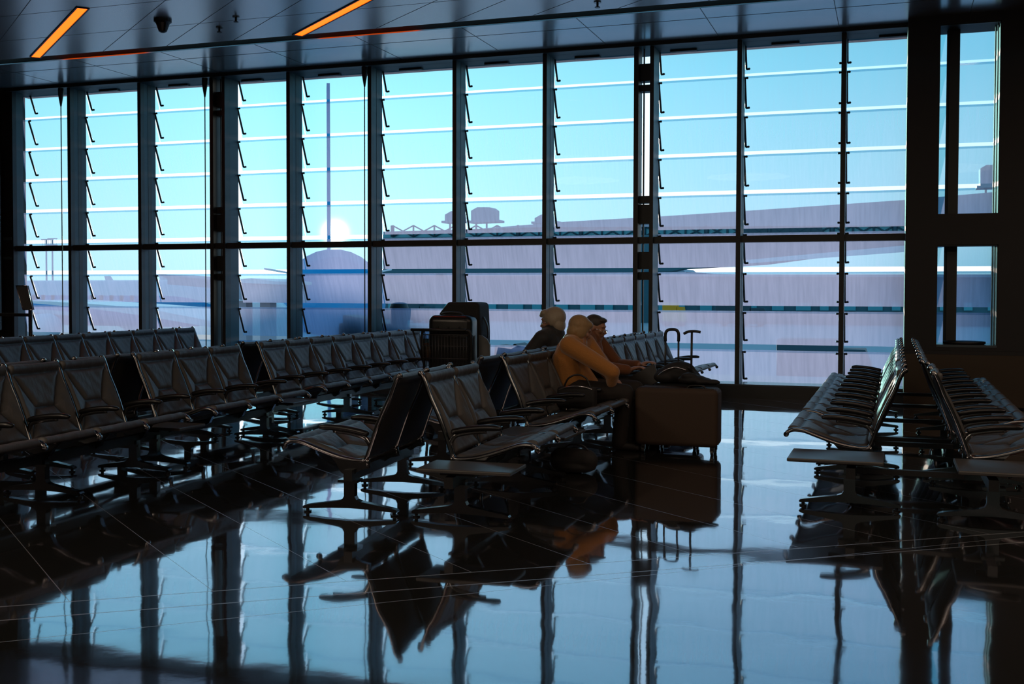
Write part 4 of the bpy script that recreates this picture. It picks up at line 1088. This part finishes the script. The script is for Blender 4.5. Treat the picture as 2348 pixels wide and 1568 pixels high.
q = MB(); q.prism([(-hw_*.9, 0), (hw_*.98, 0), (hw_, z1*.7), (hw_*.93, z1-.01), (hw_*.6, z1), (-hw_*.55, z1), (-hw_, z2-.02), (-hw_*.93, z2-.12)], 'y', -.17, .17)
o = q.build('body', MT['cloth_black'], A_); bv = o.modifiers.new('round', 'BEVEL'); bv.width = .035; bv.segments = 3
q = MB(); q.tube(crom([(hw_+.0, -.05, z1*.55), (hw_+.045, -.05, z1*.66), (hw_+.04, -.05, z1*.76), (hw_*.98, -.05, z1*.85)], 4), .014, 8, 0, (.6, 1.6)); q.build('side_handle', MT['plastic_black'], A_)
# small brown bag hanging at the cart's left
c = at(978, 800, yc-.1)
A_ = empty('shoulder_bag', (c.x, yc-.1, c.z-.13)); tag(A_, 'small brown shoulder bag hanging at the left of the luggage cart', 'bag')
B = Blob(); B.ell((c.x, yc-.1, c.z-.03), (.07, .06, .10)); B.build('body', MT['case_brown'], A_, .008)
q = MB(); q.tube(crom([(-.03, 0, .19), (-.01, -.02, .30), (0.0, -.10, zb-c.z+.13)], 4), .006, 6); q.build('strap', MT['case_brown'], A_)

# sign stand with belt at far left
K_ = [at(45, 655, 13.5), at(70, 655, 13.5), at(79, 710, 13.5), at(57, 710, 13.5)]
base = at(67, 770, 13.5)
A_ = empty('sign_stand', (base.x, 13.5, 0)); tag(A_, 'tilted sign board on a slim dark post at the far left', 'sign stand')
q = MB(); f_ = [Vector((p.x, 13.47+.10*(K_[3].z-p.z), p.z)) for p in K_]; g_ = [p+Vector((0, .03, 0)) for p in f_]; q.loft([f_, g_], True, True, 0, False); o = q.build('board', MT['greypanel'], A_); o.location = -A_.location
q = MB()
for i in range(4): q.tube([f_[i]-Vector((0, .008, 0)), f_[(i+1) % 4]-Vector((0, .008, 0))], .008, 6)
o = q.build('board_rim', MT['chrome'], A_); o.location = -A_.location
q = MB(); q.tube([(0, .03, .02), (0, .03, 1.15)], .03, 10); q.build('post', MT['plastic_black'], A_)
q = MB(); q.cyl((0, .03, 0), .17, .02, 20); q.cyl((0, .03, .02), .12, .012, 20, 0, .04); q.build('base', MT['plastic_black'], A_)
zb_ = at(30, 722, 13.45).z
q = MB(); q.box(-1.2, 0, .02, .03, zb_-.025, zb_+.025); q.build('belt', MT['cloth_black'], A_)
